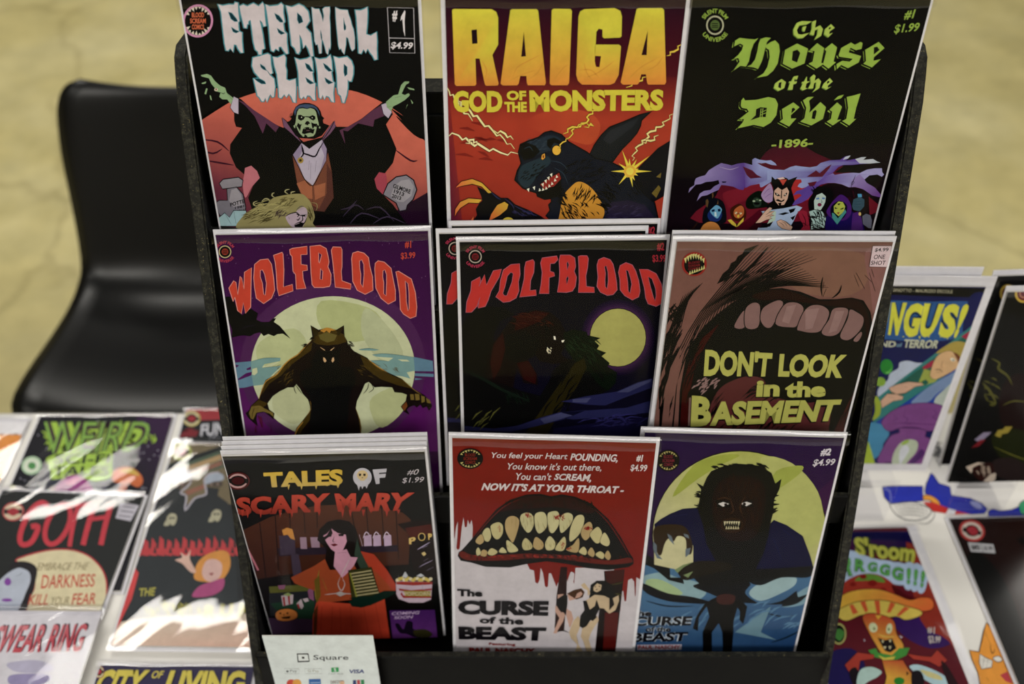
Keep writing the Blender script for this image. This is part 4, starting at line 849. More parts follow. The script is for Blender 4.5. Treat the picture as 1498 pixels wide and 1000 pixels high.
def art_base(a):
    a.view(940, 320, .34)
    a.p('6E4A42', '40,60 1200,60 1200,1300 40,1300'); a.b('765344', '560,150 760,120 960,160 960,280 880,330 760,330 640,290'); a.b('7A524E', '960,140 1080,120 1080,300 1040,420 1000,440 980,300')
    # radiating ink lines
    L = []
    for i in range(15):
        u = i / 14; L.append([(118 + 300 * u * .9, 640 - 250 * u), (250 + 190 * u, 400 - 110 * u), (500 + 250 * u, 112 - 2 * u + 60 * u * u)])
    a.ink('140A0A', 5, *L)
    L = []
    for i in range(16):
        u = i / 15; L.append([(330 + 12 * i, 380 - 5 * i), (480 + 10 * i, 270 - 2 * i + 3 * i), (620 + 12 * i, 160 + 9 * i)])
    a.ink('140A0A', 6, *L)
    a.p('140A0A', '320,280 345,235 370,215 380,190 400,180 410,160 430,150 440,130 500,110 440,165 400,215 360,262'); a.ink('140A0A', 12, '340,330 480,190 540,120'); a.hatch('140A0A', 7, 480, 250, 110, 40, 20, -38, 90, 51, 5)
    a.ink('140A0A', 6, *[[(100 + 9 * i, 520 - 6 * i), (140 + 8 * i, 420 - 10 * i), (175 + 12 * i, 330 - 8 * i)] for i in range(8)])
    a.hatch('140A0A', 9, 140, 420, 34, 40, 20, -60, 46, 52, 6); a.hatch('140A0A', 7, 140, 420, 30, 40, 12, 60, 40, 53, 5)
    a.hatch('140A0A', 12, 125, 560, 34, 90, 22, -66, 120, 54, 5); a.hatch('140A0A', 10, 100, 760, 24, 160, 22, -78, 150, 55, 4)
    a.p('0F0707', '118,960 130,860 145,720 170,620 210,540 260,465 320,410 385,360 450,325 520,302 600,297 680,313 760,345 830,345 900,338 950,350 980,398 992,470 985,560 955,680 925,770 890,860 850,960')
    a.b('21120F', '470,330 560,305 640,312 760,352 900,345 950,372 975,440 965,520 950,420 900,385 800,372 700,360 600,345 520,350')
    a.ps('6E4A42', '75,960 95,760 120,640 170,540 150,640 120,760 105,960', '128,960 150,700 185,600 160,740 150,960')
    a.p('34100F', '160,900 172,720 205,600 260,510 330,450 270,540 225,640 200,760 190,960 165,960'); a.hatch('0F0707', 8, 230, 640, 40, 160, 26, -62, 110, 56, 6)
    a.p('5A3230', '985,560 955,680 925,770 890,860 850,960 1000,960 1040,600'); a.p('3C1A18', '960,600 930,700 880,800 800,960 850,960 925,790 980,620'); a.hatch('0F0707', 6, 900, 800, 50, 130, 22, -62, 110, 57, 5)
    a.b('502426', '250,960 280,860 300,780 340,722 400,690 460,676 520,690 560,760 690,790 800,790 800,900 760,960'); a.hatch('0F0707', 6, 540, 740, 90, 40, 26, -28, 70, 58, 6); a.hatch('0F0707', 6, 500, 900, 160, 30, 26, -50, 60, 59, 6); a.hatch('0F0707', 5, 310, 780, 24, 90, 20, -58, 60, 60, 6)
    a.hatch('8A6C6A', 8, 280, 715, 60, 32, 26, -35, 26, 61); a.ps('6E5450', '200,770 222,760 220,890 195,890', '198,900 225,905 220,940 200,930')
    T = ('395,465 415,420 440,395 438,465', '442,392 470,362 500,365 505,400 495,465 444,465', '507,430 517,385 560,357 592,350 603,370 570,438 550,466 525,462', '572,450 607,372 650,358 685,372 690,400 665,455 640,465', '665,470 692,402 725,372 770,372 800,395 795,430 765,480 720,488 680,480', '770,485 802,432 817,390 850,380 882,388 878,420 845,488 800,503', '850,500 882,430 892,390 920,400 950,425 940,470 900,512 870,520', '907,520 938,485 942,500 925,526')
    for q in T: a.po('785A58', '0F0707', 4, q, sm=True)
    a.ps('866866', '700,390 760,382 730,470 700,475', '620,375 660,368 630,450 600,440', '830,395 868,395 835,480 800,490')
    a.ink('140A0A', 7, '775,250 768,290 772,330', '780,270 775,300', '855,285 845,315 815,340', '790,300 775,335'); a.ink('140A0A', 6, '910,240 930,290', '918,230 955,300', '955,240 985,270', '975,230 1000,310', '985,215 995,250', '960,440 1000,400')
    S, G = '0A0606', 'A6A648'
    big = (("DON'T", '270,556 560,572 548,678 262,676'), ('LOOK', '590,578 888,582 856,684 582,678'), ('in', '492,694 592,694 588,762 486,764'), ('the', '616,696 790,700 786,764 610,768'), ('B', '212,758 300,764 292,890 206,892'), ('ASEMENT', '296,784 858,774 826,868 288,890'))
    for t_, q in big:
        off = .05
        a.t(t_, [(x - 3, y + 5) for x, y in nums(q)], S, off + .02)
    for t_, q in big: a.t(t_, q, G, .05)
    # mouth badge
    a.e('84201A', 222, 193, 54, 52, -20); a.e('0F0808', 222, 196, 44, 42, -20)
    for i in range(8): a.p('B4B068', '%f,%f %f,%f %f,%f' % (178 + i * 11, 178 - 26 * math.sin((i + 1) * .36), 190 + i * 11, 172 - 26 * math.sin((i + 1) * .36), 186 + i * 11, 200 - 28 * math.sin((i + 1) * .34)))
    for i in range(7): a.p('B4B068', '%f,%f %f,%f %f,%f' % (198 + i * 10, 238 - i * 3.5, 208 + i * 10, 236 - i * 4, 204 + i * 10, 220 - i * 4))
    for i, l in enumerate(('BLOOD', 'SCREAM', 'COMICS')): a.t(l, '%f,%f %f,%f %f,%f %f,%f' % (196, 183 + i * 13, 246, 178 + i * 13, 246, 188 + i * 13, 196, 193 + i * 13), '6E141C', .03)
    a.po('BFAAB2', '2A1418', 2, '990,115 1070,115 1055,205 975,203'); a.t('$4.99', '1000,124 1058,122 1056,140 996,141', '1E0F12', .02); a.t('ONE', '996,152 1044,152 1040,171 992,171', '1E0F12', .01); a.t('SHOT', '984,178 1046,178 1042,196 980,196', '1E0F12', .01)
g2 = comic('comic_book', "comic titled Don't Look in the Basement, a huge open mouth with big teeth", (.2110, .6081, -.4688), 10.6, 2.4, 1.8, art_base, '6E4A42', h=.2720)
dup(g2, "bagged comic just behind Don't Look in the Basement, showing a white strip along its top", -.0005, .0045, .0015, .1)
# ================================================================== COMICS, BOTTOM ROW
def drips(a, col, xs, y, h, w):
    a.ps(col, *['%f,%f %f,%f %f,%f' % (x - w, y, x + w, y, x, y + h * (1 + .5 * math.sin(x))) for x in xs])
def art_mary(a):
    a.view(300, 620, .38)
    a.p('4A281A', '60,450 110,425 180,392 250,358 330,335 430,314 560,308 680,325 760,340 792,368 780,600 200,640 120,640', g=('321A14', (500, 320), (450, 600)))
    a.ink('1C0E0A', 4, '210,380 235,600', '270,352 285,600', '325,336 335,560', '380,325 385,420', '430,316 432,400', '560,308 580,430', '620,315 628,420', '680,325 690,480', '735,335 745,520', taper=False, sm=False)
    a.p('14100F', '180,600 440,560 780,540 860,560 900,900 150,900'); a.p('1A1012', '740,385 820,368 900,380 900,600 800,560 780,420')
    a.ps('451814', '770,400 870,385 875,420 790,440'); a.p('241C28', '278,478 740,465 742,490 285,508'); a.ps('3A3040', '285,430 345,425 348,500 290,505', '330,500 360,500 375,590 340,590')
    a.ps('8A7084', '365,435 390,435 393,480 368,480', '405,435 440,435 442,475 410,475'); a.ps('A890AC', '612,430 640,425 642,468 612,470', '648,428 676,426 678,468 648,470', '688,428 716,426 718,466 690,470')
    a.ink('C4B4CC', 4, '608,440 620,415 635,430', '645,440 658,415 672,430', '686,440 698,415 712,430', '594,425 606,470'); a.p('B4782A', '296,408 315,398 336,404 346,445 330,440 318,425 302,428')
    a.p('30121A', '120,440 145,440 210,565 150,570'); a.ink('A86070', 7, '138,442 148,450 205,562', taper=False); a.hatch('A89AA0', 7, 148, 500, 12, 40, 12, 60, 20, 71); a.hatch('8C7C8C', 8, 178, 640, 16, 50, 14, 50, 24, 72)
    a.ps('4E5020', '246,625 420,615 425,640 250,650'); a.p('222428', '246,650 430,640 430,720 250,740'); a.p('20382A', '250,690 420,670 425,760 330,770'); a.ps('3C2A40', '240,745 415,750 415,800 245,810'); a.ps('7A4868', '280,620 310,618 305,635 285,635', '395,640 415,620 420,680 400,670')
    a.po('C2722A', '2A140A', 2, [(272, 740), (276, 722), (300, 712), (330, 712), (352, 724), (352, 745), (320, 756), (285, 754)], sm=True); a.ps('1A0E08', '284,728 292,722 294,732', '312,726 320,722 320,732', '300,732 306,730 304,738', '292,742 330,738 325,748 300,748')
    a.ps('A89AA0', '293,660 340,655 338,690 300,700', '352,690 370,672 380,700 372,712', '375,672 395,668 400,680 385,685'); a.ps('8A1E24', '298,665 306,663 310,698 303,698', '318,660 326,659 328,692 322,694', '354,694 360,688 366,708 360,710'); a.ps('7A8A50', '300,655 320,648 335,655 320,662')
    a.ps('A8A0B0', '200,735 222,733 228,775 210,778'); a.p('8A9A30', '200,758 212,756 216,770 204,772')
    # woman
    a.p('8A3A1A', '330,590 350,580 420,545 490,500 560,500 600,490 650,500 700,560 735,620 745,645 700,660 600,670 440,690 420,640 345,612')
    a.p('A8361A', '430,680 560,690 690,660 700,740 720,880 412,880 415,740', g=('B42A12', (560, 690), (560, 860))); a.p('9C3018', '600,488 650,500 700,560 740,625 730,645 690,600 650,560 610,520')
    a.ink('5A1408', 4, '450,700 440,870', '490,700 485,870', '520,700 525,870', '560,700 570,870', '610,700 640,870', '655,690 690,870'); a.ink('7A6A20', 6, '440,560 425,640 430,680', '450,590 470,640'); a.p('5C4A14', '420,600 440,580 445,660 430,690'); a.ps('502814', '420,720 435,690 430,800 415,860')
    a.p('16120F', '432,445 440,405 470,375 515,365 555,373 580,398 592,440 600,490 625,540 640,570 585,560 560,520 520,560 480,560 462,520 468,480')
    a.p('2A3A30', '585,440 600,490 625,540 640,575 600,560 575,500'); a.p('B8849C', '455,428 470,420 485,400 500,412 540,415 546,450 532,482 508,496 485,480 468,455')
    a.p('B8849C', '500,492 545,480 560,510 588,512 572,545 545,575 528,590 510,565 495,545'); a.ps('16120F', '446,440 470,425 485,398 492,420 450,455', '495,405 540,410 545,425 510,418')
    a.ps('16120F', '468,428 488,424 486,432 470,434', '512,422 535,420 533,430 516,430'); a.p('5A1420', '483,462 500,458 512,463 496,470'); a.ink('16120F', 3, '498,430 492,450 500,452', '508,495 545,492'); a.ink('B0A8A8', 3, '560,510 535,560 520,590', '520,590 512,615 525,640 538,615 528,590', '460,655 520,650 600,655'); a.ps('9A9290', '500,650 520,642 545,652 520,662')
    a.po('2E3018', '14100C', 2, '552,562 640,550 672,655 565,668'); a.ink('9A9068', 5, *['%f,%f %f,%f' % (558 + i * 3, 575 + i * 12, 640 + i * 4, 562 + i * 12) for i in range(8)], taper=False, sm=False); a.ink('7A7A20', 5, '558,570 585,668', taper=False)
    a.p('14241E', '552,680 620,668 690,640 748,640 700,668 640,695 600,705 565,700'); a.ps('14241E', '555,668 600,660 640,660 600,690')
    # popcorn bucket and posters
    a.view(500, 790, .17)
    a.po('B4A0B0', '2A1018', 4, '465,345 780,355 768,505 700,532 580,532 490,500 470,460'); a.ps('8C2018', '468,350 780,355 778,375 620,385 470,375', '490,410 600,425 775,410 773,425 600,442 495,428', '515,440 530,470 770,478 768,492 530,492 505,460'); a.p('8A8038', '530,430 768,432 765,478 545,475'); a.t('POPCORN', '535,440 766,440 764,470 545,472', 'B8A888', .02)
    for i in range(16): a.e('BCA84A' if i % 3 else 'C8C0A0', 480 + i * 19, 338 - 16 * math.sin(i * .9) ** 2, 16, 15)
    a.ps('B0B4BC', '520,310 545,262 570,300 555,318', '640,300 680,280 710,300 680,310'); a.ink('8A90A0', 5, '480,290 500,320', '700,370 695,410 720,420')
    a.p('3E1C58', '410,598 800,592 830,900 448,925', g=('5A2A6E', (600, 600), (520, 850))); a.t('COMING', '430,612 672,602 668,628 432,638', 'C0A8C8', .01, .2); a.t('SOON', '450,648 615,640 612,665 452,672', 'C0A8C8', .01, .2)
    a.b('1A1420', '460,720 490,710 530,760 560,690 610,700 620,760 740,770 760,820 640,830 560,800 500,790'); a.b('2C2A18', '620,770 720,760 780,800 740,830 640,820'); a.p('180C10', '450,925 500,870 600,830 760,840 830,930 820,950'); a.p('A08078', '565,885 600,905 640,890 740,895 800,915 825,940 700,960 590,945')
    a.ink('A89CC0', 8, '650,75 700,45 760,10', '690,60 740,40'); a.ink('A89CC0', 5, '700,175 745,150', '665,225 720,195 785,165', '730,252 790,225'); a.ps('C8B070', '685,105 710,92 728,112 705,130')
    # lettering
    a.view(470, 660, .14)
    a.t('P', '915,900 985,880 990,960 918,962', 'C8A85A', .04); a.po('14100F', 'C8A85A', 9, [(1050 + 30 * math.cos(t * .52), 885 + 34 * math.sin(t * .52)) for t in range(12)]); a.t('P', '1115,850 1160,850 1150,915 1120,915', 'C8A85A', .05)
    a.view(300, 620, .38)
    a.t('TALES', '224,184 532,170 530,232 232,242', 'C6A41C', .05, g=('B89C50', (380, 195), (380, 245))); drips(a, 'BCA048', (262, 300, 322, 372, 428, 470, 512), 230, 14, 6)
    a.e('B0AEB8', 606, 202, 36, 36); a.e('C0A878', 606, 194, 21, 19); a.ps('2A2018', '592,188 602,188 600,197 593,197', '609,188 619,188 618,197 610,197', '603,202 609,202 606,207'); a.ps('C0A878', '595,205 618,205 614,215 598,215'); drips(a, 'B0AEB8', (592, 606, 622), 232, 14, 6)
    a.t('F', '645,172 700,168 690,225 658,228', 'B0AEB8', .06)
    a.t('SCARY', '118,280 482,262 476,334 128,350', 'B23A26', .05, g=('7A2418', (300, 270), (300, 350))); a.t('MARY', '498,264 808,260 770,330 512,334', 'B23A26', .05, g=('8A2818', (650, 270), (650, 340)))
    drips(a, '942C1E', (145, 165, 215, 290, 335, 400, 440, 530, 560, 610, 640, 700, 745), 326, 22, 7)
    a.t('#0', '776,172 824,170 822,194 778,194', 'B8B0B8', 0, .3); a.t('$1.99', '756,204 844,200 842,224 760,226', 'B8B0B8', 0, .3)
    a.view(310, 660, .14); a.e('5A1A1C', 275, 300, 122, 90); a.e('0C0A0C', 275, 300, 112, 80); a.e('B0888A', 275, 300, 100, 76); a.e('0C0A0C', 275, 300, 84, 56); a.ps('0C0A0C', '170,275 380,275 380,325 170,325'); a.e('3A1014', 275, 298, 66, 40)
h1 = comic('comic_book', 'comic titled Tales of Scary Mary, a dark haired woman in a red dress', (-.1572, .5346, -.635), 5.2, .8, -1.0, art_mary, '0C0A0B', w=.175)
for k, nm in enumerate(('second', 'third', 'rearmost')): dup(h1, nm + ' copy in the Tales of Scary Mary stack, only its white top edge showing', 0, .0040 * (k + 1), .0012 * (k + 1), (0, 0, 0)[k])
CURSE_W = '141016'
def art_curse1(a):
    a.view(650, 710, .2)
    a.p('6E120A', '0,-500 1560,-500 1560,690 1440,690 1405,670 1400,800 1394,812 1388,700 1370,678 1345,690 1330,845 1318,845 1308,770 1298,770 1288,912 1268,912 1240,600 960,600 950,720 925,640 900,640 880,700 860,640 820,740 800,690 780,640 765,640 758,735 745,745 735,730 722,640 705,600 697,690 682,718 665,705 655,620 625,612 600,560 200,560 208,300 200,250 185,285 172,250 165,300 150,305 140,232 128,300 112,460 98,470 88,455 95,380 100,262 86,300 76,385 62,392 0,392')
    a.ps('B4AEB4', '900,700 905,650 930,628 950,640 948,690 930,720 915,790', '1000,640 1020,700 1040,720 1050,790 990,790'); a.p('6E120A', '855,560 900,560 920,640 900,700 890,640')
    a.view(780, 810, .15)
    a.p('24120F', '268,125 332,125 325,400 303,742 232,762 208,720 228,400'); a.p('1A0C0E', '690,165 892,148 842,600 802,960 600,960 642,560 700,300'); a.p('4A1412', '700,570 832,570 802,935 680,935'); a.p('3A1410', '700,165 880,152 872,260 720,300')
    a.ink('1A0C0E', 12, '225,760 290,745 345,765'); a.ink('5A5A20', 5, '740,300 820,290 880,270', '770,380 830,390 880,410')
    a.p('AE8878', '215,510 242,500 312,592 292,655 242,738 228,775 196,772 214,722 256,622 214,560'); a.p('AE8878', '325,530 372,560 392,632 372,690 356,722 338,660 322,600'); a.p('AE8878', '238,395 292,388 302,410 262,425 240,460'); a.p('AE8878', '335,395 385,388 410,440 352,455')
    a.p('120C0E', '232,440 290,400 335,400 335,480 318,600 298,560 275,570 250,540 228,500'); a.p('3E2614', '328,385 400,348 470,333 502,370 482,422 420,442 385,420'); a.p('AE8878', '428,382 466,365 482,388 455,420 408,432')
    a.p('120C0E', '540,480 560,300 620,258 705,258 772,300 802,380 780,460 690,500 610,470'); a.p('B29C7C', '588,322 622,284 668,300 660,350 620,372 588,355'); a.ps('120C0E', '598,318 615,312 612,324', '636,312 654,308 650,322', '604,345 630,338 622,352')
    a.p('B29C7C', '512,452 600,395 690,405 742,430 742,535 650,525 600,505 552,545 520,500'); a.p('B29C7C', '680,415 725,430 742,545 792,492 775,430 832,400 838,452 802,545 742,580 698,540'); a.p('B29C7C', '465,300 500,278 548,340 556,392 532,402 530,352 488,332')
    a.p('B29C7C', '440,598 462,650 452,722 422,792 442,880 485,950 408,950 430,880 370,822 348,762 392,650'); a.p('B29C7C', '622,598 642,642 602,702 562,770 542,832 578,950 520,950 490,852 464,802 480,712 560,650')
    a.p('120C0E', '486,455 520,452 552,540 600,505 618,440 650,530 612,600 622,612 580,652 560,640 520,702 480,722 450,700 460,600 500,545'); a.ink('120C0E', 5, '742,545 790,492', '370,820 430,880', '490,850 520,940', '425,790 440,870')
    a.view(650, 710, .2)
    a.p('110707', '98,512 105,485 130,468 200,390 280,290 380,172 480,102 600,64 700,58 780,76 860,62 960,80 1080,132 1200,242 1290,372 1350,482 1382,530 1385,570 1350,594 1200,616 1050,602 900,572 750,552 600,572 480,597 300,592 200,562 120,548')
    a.b('58160F', '108,490 140,480 200,505 320,515 460,500 560,490 700,500 850,505 1000,520 1200,545 1340,525 1372,540 1360,562 1200,575 1000,556 800,528 600,532 420,545 200,545 125,525')
    a.hatch('110707', 9, 700, 525, 550, 22, 60, 75, 24, 81); a.hatch('8A2018', 7, 900, 515, 400, 10, 30, 20, 26, 82); a.hatch('8A2018', 7, 350, 515, 200, 10, 16, 0, 26, 83)
    a.b('260B0C', '390,190 480,118 600,82 700,76 780,95 870,80 960,98 1100,175 1050,200 900,165 780,155 650,165 520,170'); a.ink('5A1612', 8, '230,370 330,250 440,150 560,95', '1100,170 1200,270 1300,420 1350,510')
    a.hatch('110707', 10, 760, 130, 330, 26, 34, 75, 40, 84)
    a.p('0A0506', '170,470 240,370 330,270 420,200 560,170 760,165 960,175 1100,240 1200,350 1290,520 1200,540 1000,510 700,490 400,505 240,510')
    T = ('555,230 570,205 610,195 645,215 655,270 640,320 612,342 580,310 558,260', '660,220 690,192 730,195 748,230 750,290 735,320 695,348 668,310', '755,210 790,186 830,190 845,240 830,300 790,346 762,310', '842,260 860,215 900,196 938,215 930,270 880,330 850,338', '445,270 465,230 510,220 547,250 540,310 505,410 480,390 450,330', '918,404 918,330 940,260 970,218 1010,213 1024,250 1000,330 960,382', '338,300 360,275 400,266 427,290 425,350 390,390 355,365', '1000,335 1020,290 1060,262 1082,290 1075,350 1035,397 1005,370', '278,350 300,312 330,312 342,370 320,407 290,390', '1065,360 1090,320 1125,300 1152,340 1145,400 1110,418', '228,402 270,352 290,400 260,427', '1140,410 1165,343 1190,360 1210,410 1190,440',
         '568,425 595,380 640,425 635,460 585,467', '650,420 670,372 720,410 722,450 690,467 655,450', '738,420 770,366 810,410 800,460 750,467', '812,450 840,410 878,370 890,420 870,470 820,470', '890,465 940,430 980,380 987,430 970,485', '455,398 500,420 540,470 470,480', '983,480 1018,443 1042,475 1030,503', '1048,490 1075,448 1100,490 1085,517', '400,482 425,446 457,485', '316,490 345,453 390,480 350,507', '260,500 285,463 314,480 300,514', '233,470 250,448 268,490 240,507', '1105,500 1140,476 1170,500 1155,532', '1172,510 1195,470 1217,510 1200,540')
    for i, q in enumerate(T): a.po(('ACA270', 'A28A5A', 'B0A878')[i % 3] if i > 3 else 'B0AA7C', '0A0506', 3, q, sm=True)
    a.hatch('7A6A38', 3, 700, 270, 250, 50, 26, 85, 50, 85, 8); a.hatch('7A6A38', 3, 700, 430, 300, 20, 24, 85, 26, 86, 8)
    a.hatch('8A1410', 7, 612, 215, 26, 14, 10, 80, 22, 87); a.hatch('8A1410', 7, 822, 225, 20, 22, 14, 60, 20, 88); a.hatch('8A1410', 6, 868, 225, 16, 30, 10, 60, 14, 89); a.hatch('8A1410', 9, 1050, 310, 24, 14, 12, 20, 22, 90); a.hatch('8A1410', 6, 868, 430, 12, 30, 10, 80, 14, 91); a.hatch('8A1410', 6, 915, 460, 20, 10, 10, 20, 14, 92); a.hatch('8A3A20', 5, 400, 310, 16, 22, 8, 80, 16, 93)
    a.view(640, 620, .38); Wt = 'C6BABC'
    for t_, q, o_ in (('You feel your Heart', '208,106 502,110 500,140 208,134', .012), ('POUNDING,', '512,110 696,114 692,148 510,142', .03), ("You know it's out there,", '270,146 632,150 630,182 268,176', .012), ("You can't", '302,184 440,187 438,214 302,212', .012), ('SCREAM,', '450,188 594,190 590,224 448,216', .03), ("NOW IT'S AT YOUR THROAT -", '172,223 720,236 716,265 168,252', .04)):
        a.t(t_, q, Wt, o_, .22)
    a.t('#1', '765,116 792,116 790,146 765,140', Wt, .04, .2); a.t('$4.99', '742,152 808,154 806,184 742,180', Wt, .02, .2)
    K = CURSE_W
    a.t('The', '76,632 174,636 174,662 76,660', K, .05); a.t('CURSE', '78,676 430,678 426,736 80,730', K, .06); a.t('of the', '162,738 332,742 330,770 162,764', K, .04); a.t('BEAST', '80,776 420,780 414,832 82,826', K, .06)
    a.t('Featuring', '198,838 300,841 300,853 198,850', '7A1814', .03); a.t('PAUL NASCHY', '122,856 376,860 374,882 122,878', '7A1814', .05)
    a.view(640, 620, .38); a.badge(126, 130, 50, 40, '0C0808', 'A89A58', '6A1A12', '0C0808', 0)
comic('comic_book', 'comic titled The Curse of the Beast, number 1, a fanged mouth on red and white', (.0349, .5387, -.6217), 11.8, -1.2, .7, art_curse1, 'B4AEB4', h=.287)
def art_curse2(a):
    a.view(900, 620, .38)
    a.p('22103A', '0,20 1000,20 1000,700 0,700', g=('2E0E36', (600, 60), (800, 500))); a.p('401848', '780,260 960,100 960,700 740,560', g=('2E0E36', (820, 560), (860, 150)))
    a.e('16100C', 480, 430, 339, 329, n=60); a.e('9CA04A', 480, 430, 335, 325, n=60, g=('B4B084', (560, 200), (250, 500)))
    a.b('A2A65A', '560,130 680,150 780,260 800,400 740,480 640,400 600,260'); a.b('8C9630', '300,160 400,120 480,120 400,160 320,210 220,280'); a.b('8E9838', '620,180 720,160 700,200 600,260')
    a.p('3C6488', '-50,700 -50,520 100,530 200,520 260,560 320,580 400,560 520,570 700,555 900,540 900,1000 -50,1000', g=('1C3860', (400, 640), (400, 860)))
    a.b('7898A0', '100,590 180,570 240,590 320,610 350,650 300,680 200,660 120,630'); a.b('86A2A8', '515,650 560,610 640,590 695,590 690,620 640,650 560,680'); a.b('6A8C9C', '640,700 700,650 760,620 740,680 700,700'); a.b('90A878', '120,600 180,600 260,650 200,660 130,640')
    a.p('0E1012', '120,500 150,520 210,545 212,590 260,590 265,615 205,600 150,555 115,540'); a.b('101316', '100,610 200,650 300,665 380,690 300,690 200,680 120,650'); a.b('101316', '300,620 420,600 520,610 500,650 560,690 640,680 700,640 660,690 540,690 440,680 360,650'); a.b('14181C', '520,600 640,560 760,560 740,590 640,590 560,620')
    a.b('14181C', '640,700 680,660 700,650 705,665 740,655 700,690'); a.ink('14202C', 6, '600,840 660,820 740,780', '560,720 640,740 700,735', '120,680 200,700 300,700'); a.p('5A7C8C', '460,800 600,700 560,800 620,830'); a.hatch('4A7090', 8, 500, 740, 250, 60, 26, -30, 60, 101)
    a.p('B4B084', '150,450 200,420 300,440 310,560 240,560 150,540')
    # wolf man
    a.p('0D1230', '150,385 175,365 210,345 260,325 330,320 420,420 560,420 610,368 660,388 722,430 752,510 765,560 700,575 560,560 420,600 330,600 300,540 300,470 270,400 200,402 155,412')
    a.ink('1C2450', 6, '200,360 280,345', '640,400 700,450', '610,440 640,520')
    a.p('100808', '318,330 330,250 312,225 338,238 352,205 370,180 420,160 480,152 560,160 602,188 616,228 640,210 632,250 612,290 608,340 598,380 590,430 570,500 540,560 480,575 400,550 350,460 338,390')
    a.b('1C0E0C', '380,260 420,210 500,200 570,230 575,330 540,430 460,450 400,420 375,340'); a.hatch('26140F', 5, 480, 300, 100, 100, 40, 90, 44, 102, 30); a.hatch('100808', 8, 330, 290, 14, 60, 16, 20, 30, 103); a.hatch('100808', 8, 608, 290, 12, 60, 16, -20, 30, 104); a.hatch('100808', 8, 480, 165, 110, 12, 26, 10, 34, 105)
    a.ps('060404', '385,290 440,295 445,320 395,322', '478,300 530,288 530,318 485,320'); a.ps('BDB8B4', '396,306 415,299 438,306 415,317', '482,305 505,298 526,304 505,315'); a.e('1A1010', 425, 309, 6, 6); a.e('1A1010', 497, 307, 6, 6)
    a.ink('3A2418', 5, '440,280 455,330 440,345', '500,275 480,320 490,345', '390,290 420,282 440,290'); a.b('2A1A12', '405,390 415,368 450,360 485,368 492,390 480,410 445,418 415,408'); a.b('080404', '414,388 422,374 450,368 480,374 484,390 470,404 430,406')
    a.ps('C0B890', *['%f,%f %f,%f %f,%f' % (418 + i * 9, 374, 426 + i * 9, 373, 421 + i * 9, 386 + (6 if i in (0, 6) else 0)) for i in range(7)]); a.ps('B0A880', *['%f,%f %f,%f %f,%f' % (424 + i * 9, 403, 432 + i * 9, 403, 428 + i * 9, 390) for i in range(6)])
    a.b('2C2014', '150,400 200,385 260,390 285,420 298,470 290,500 275,490 270,440 240,430 225,450 205,440 190,460 178,500 165,500 150,460'); a.ps('5A6670', '146,450 160,465 160,495 182,520 160,515 146,480', '200,420 216,430 228,465 208,445', '262,420 280,425 285,440 268,432', '270,480 290,475 285,500 270,512'); a.ink('120C08', 4, '190,400 200,430', '230,395 235,430', '170,410 165,450')
    a.b('1C1810', '240,555 280,535 340,525 420,530 450,550 400,590 320,590 270,600 245,580'); a.ps('6A7C50', '228,560 262,540 300,530 262,550 240,572', '262,580 300,565 280,590'); a.p('12100E', '300,590 440,560 600,555 760,545 780,560 700,580 560,600 440,620 330,620')
    # distant figure
    a.p('130D10', '372,672 410,655 445,652 480,672 508,700 500,740 492,768 478,752 480,720 470,705 455,760 455,800 448,880 415,880 412,800 398,765 372,800 372,880 338,880 336,800 362,740 352,700 322,742 318,795 298,785 312,740 342,692'); a.b('3A1E1C', '390,665 420,652 460,660 450,690 400,690')
    K = CURSE_W; Hc = 'B4C0CC'
    for t_, q, o_ in (('The', '52,714 142,716 140,738 50,738', .05), ('CURSE', '72,740 298,738 290,774 68,776', .045), ('of the', '118,778 216,778 212,798 116,798', .04), ('BEAST', '66,802 282,798 272,834 62,838', .045)):
        a.t(t_, q, Hc, o_ + .035); a.t(t_, q, K, o_)
    a.p('A8A4B4', '84,848 256,846 254,866 84,868'); a.t('PAUL NASCHY', '88,850 252,849 250,864 88,865', '8A2420', .04)
    a.t('#2', '792,92 832,92 828,122 788,122', 'C0BAC4', .05, .2); a.t('$4.99', '762,134 848,132 844,160 758,164', 'C0BAC4', .02, .2)
    a.badge(204, 139, 44, 42, '120C10', 'A89A58', '6A1A2A', '120C10', 0)
comic('comic_book', 'comic titled The Curse of the Beast, number 2, a wolf man before a yellow moon', (.1961, .5525, -.6306), 14.5, 0, 1.9, art_curse2, '22103A', h=.277)
# ================================================================== COMICS LYING ON THE TABLE, LEFT
KT = .92
def blood_badge(a, cx, cy, rx, ry, ring='B8B85A', mid='16181A', core='9A2430'):
    a.e(ring, cx, cy, rx, ry); a.e('C8BC90', cx, cy, rx * .86, ry * .86); a.e(mid, cx, cy, rx * .62, ry * .62)
    a.p(mid, '%f,%f %f,%f %f,%f %f,%f' % (cx - rx * .86, cy - ry * .18, cx + rx * .86, cy - ry * .18, cx + rx * .86, cy + ry * .22, cx - rx * .86, cy + ry * .22)); a.b(core, '%f,%f %f,%f %f,%f %f,%f' % (cx - rx * .5, cy, cx, cy - ry * .42, cx + rx * .5, cy, cx, cy + ry * .42))
def art_orange(a):
    a.view(0, 580, .227); a.t('ong', '-10,240 118,236 110,270 -18,276', '5A4A30', .03)
    a.p('E08A2C', '-900,245 187,245 40,560 -100,900 -1200,900'); a.p('C86A20', '-60,370 12,372 8,440 -30,600 -200,600')
comic('comic_book', 'comic with a plain orange cover under a white margin, at the table corner', (-.6985, .8520, -.9452), 90, 0, 0, art_orange, 'E4E2E6', top=.010, cw=.172, ch=.252, k=KT, mat=M_film2)
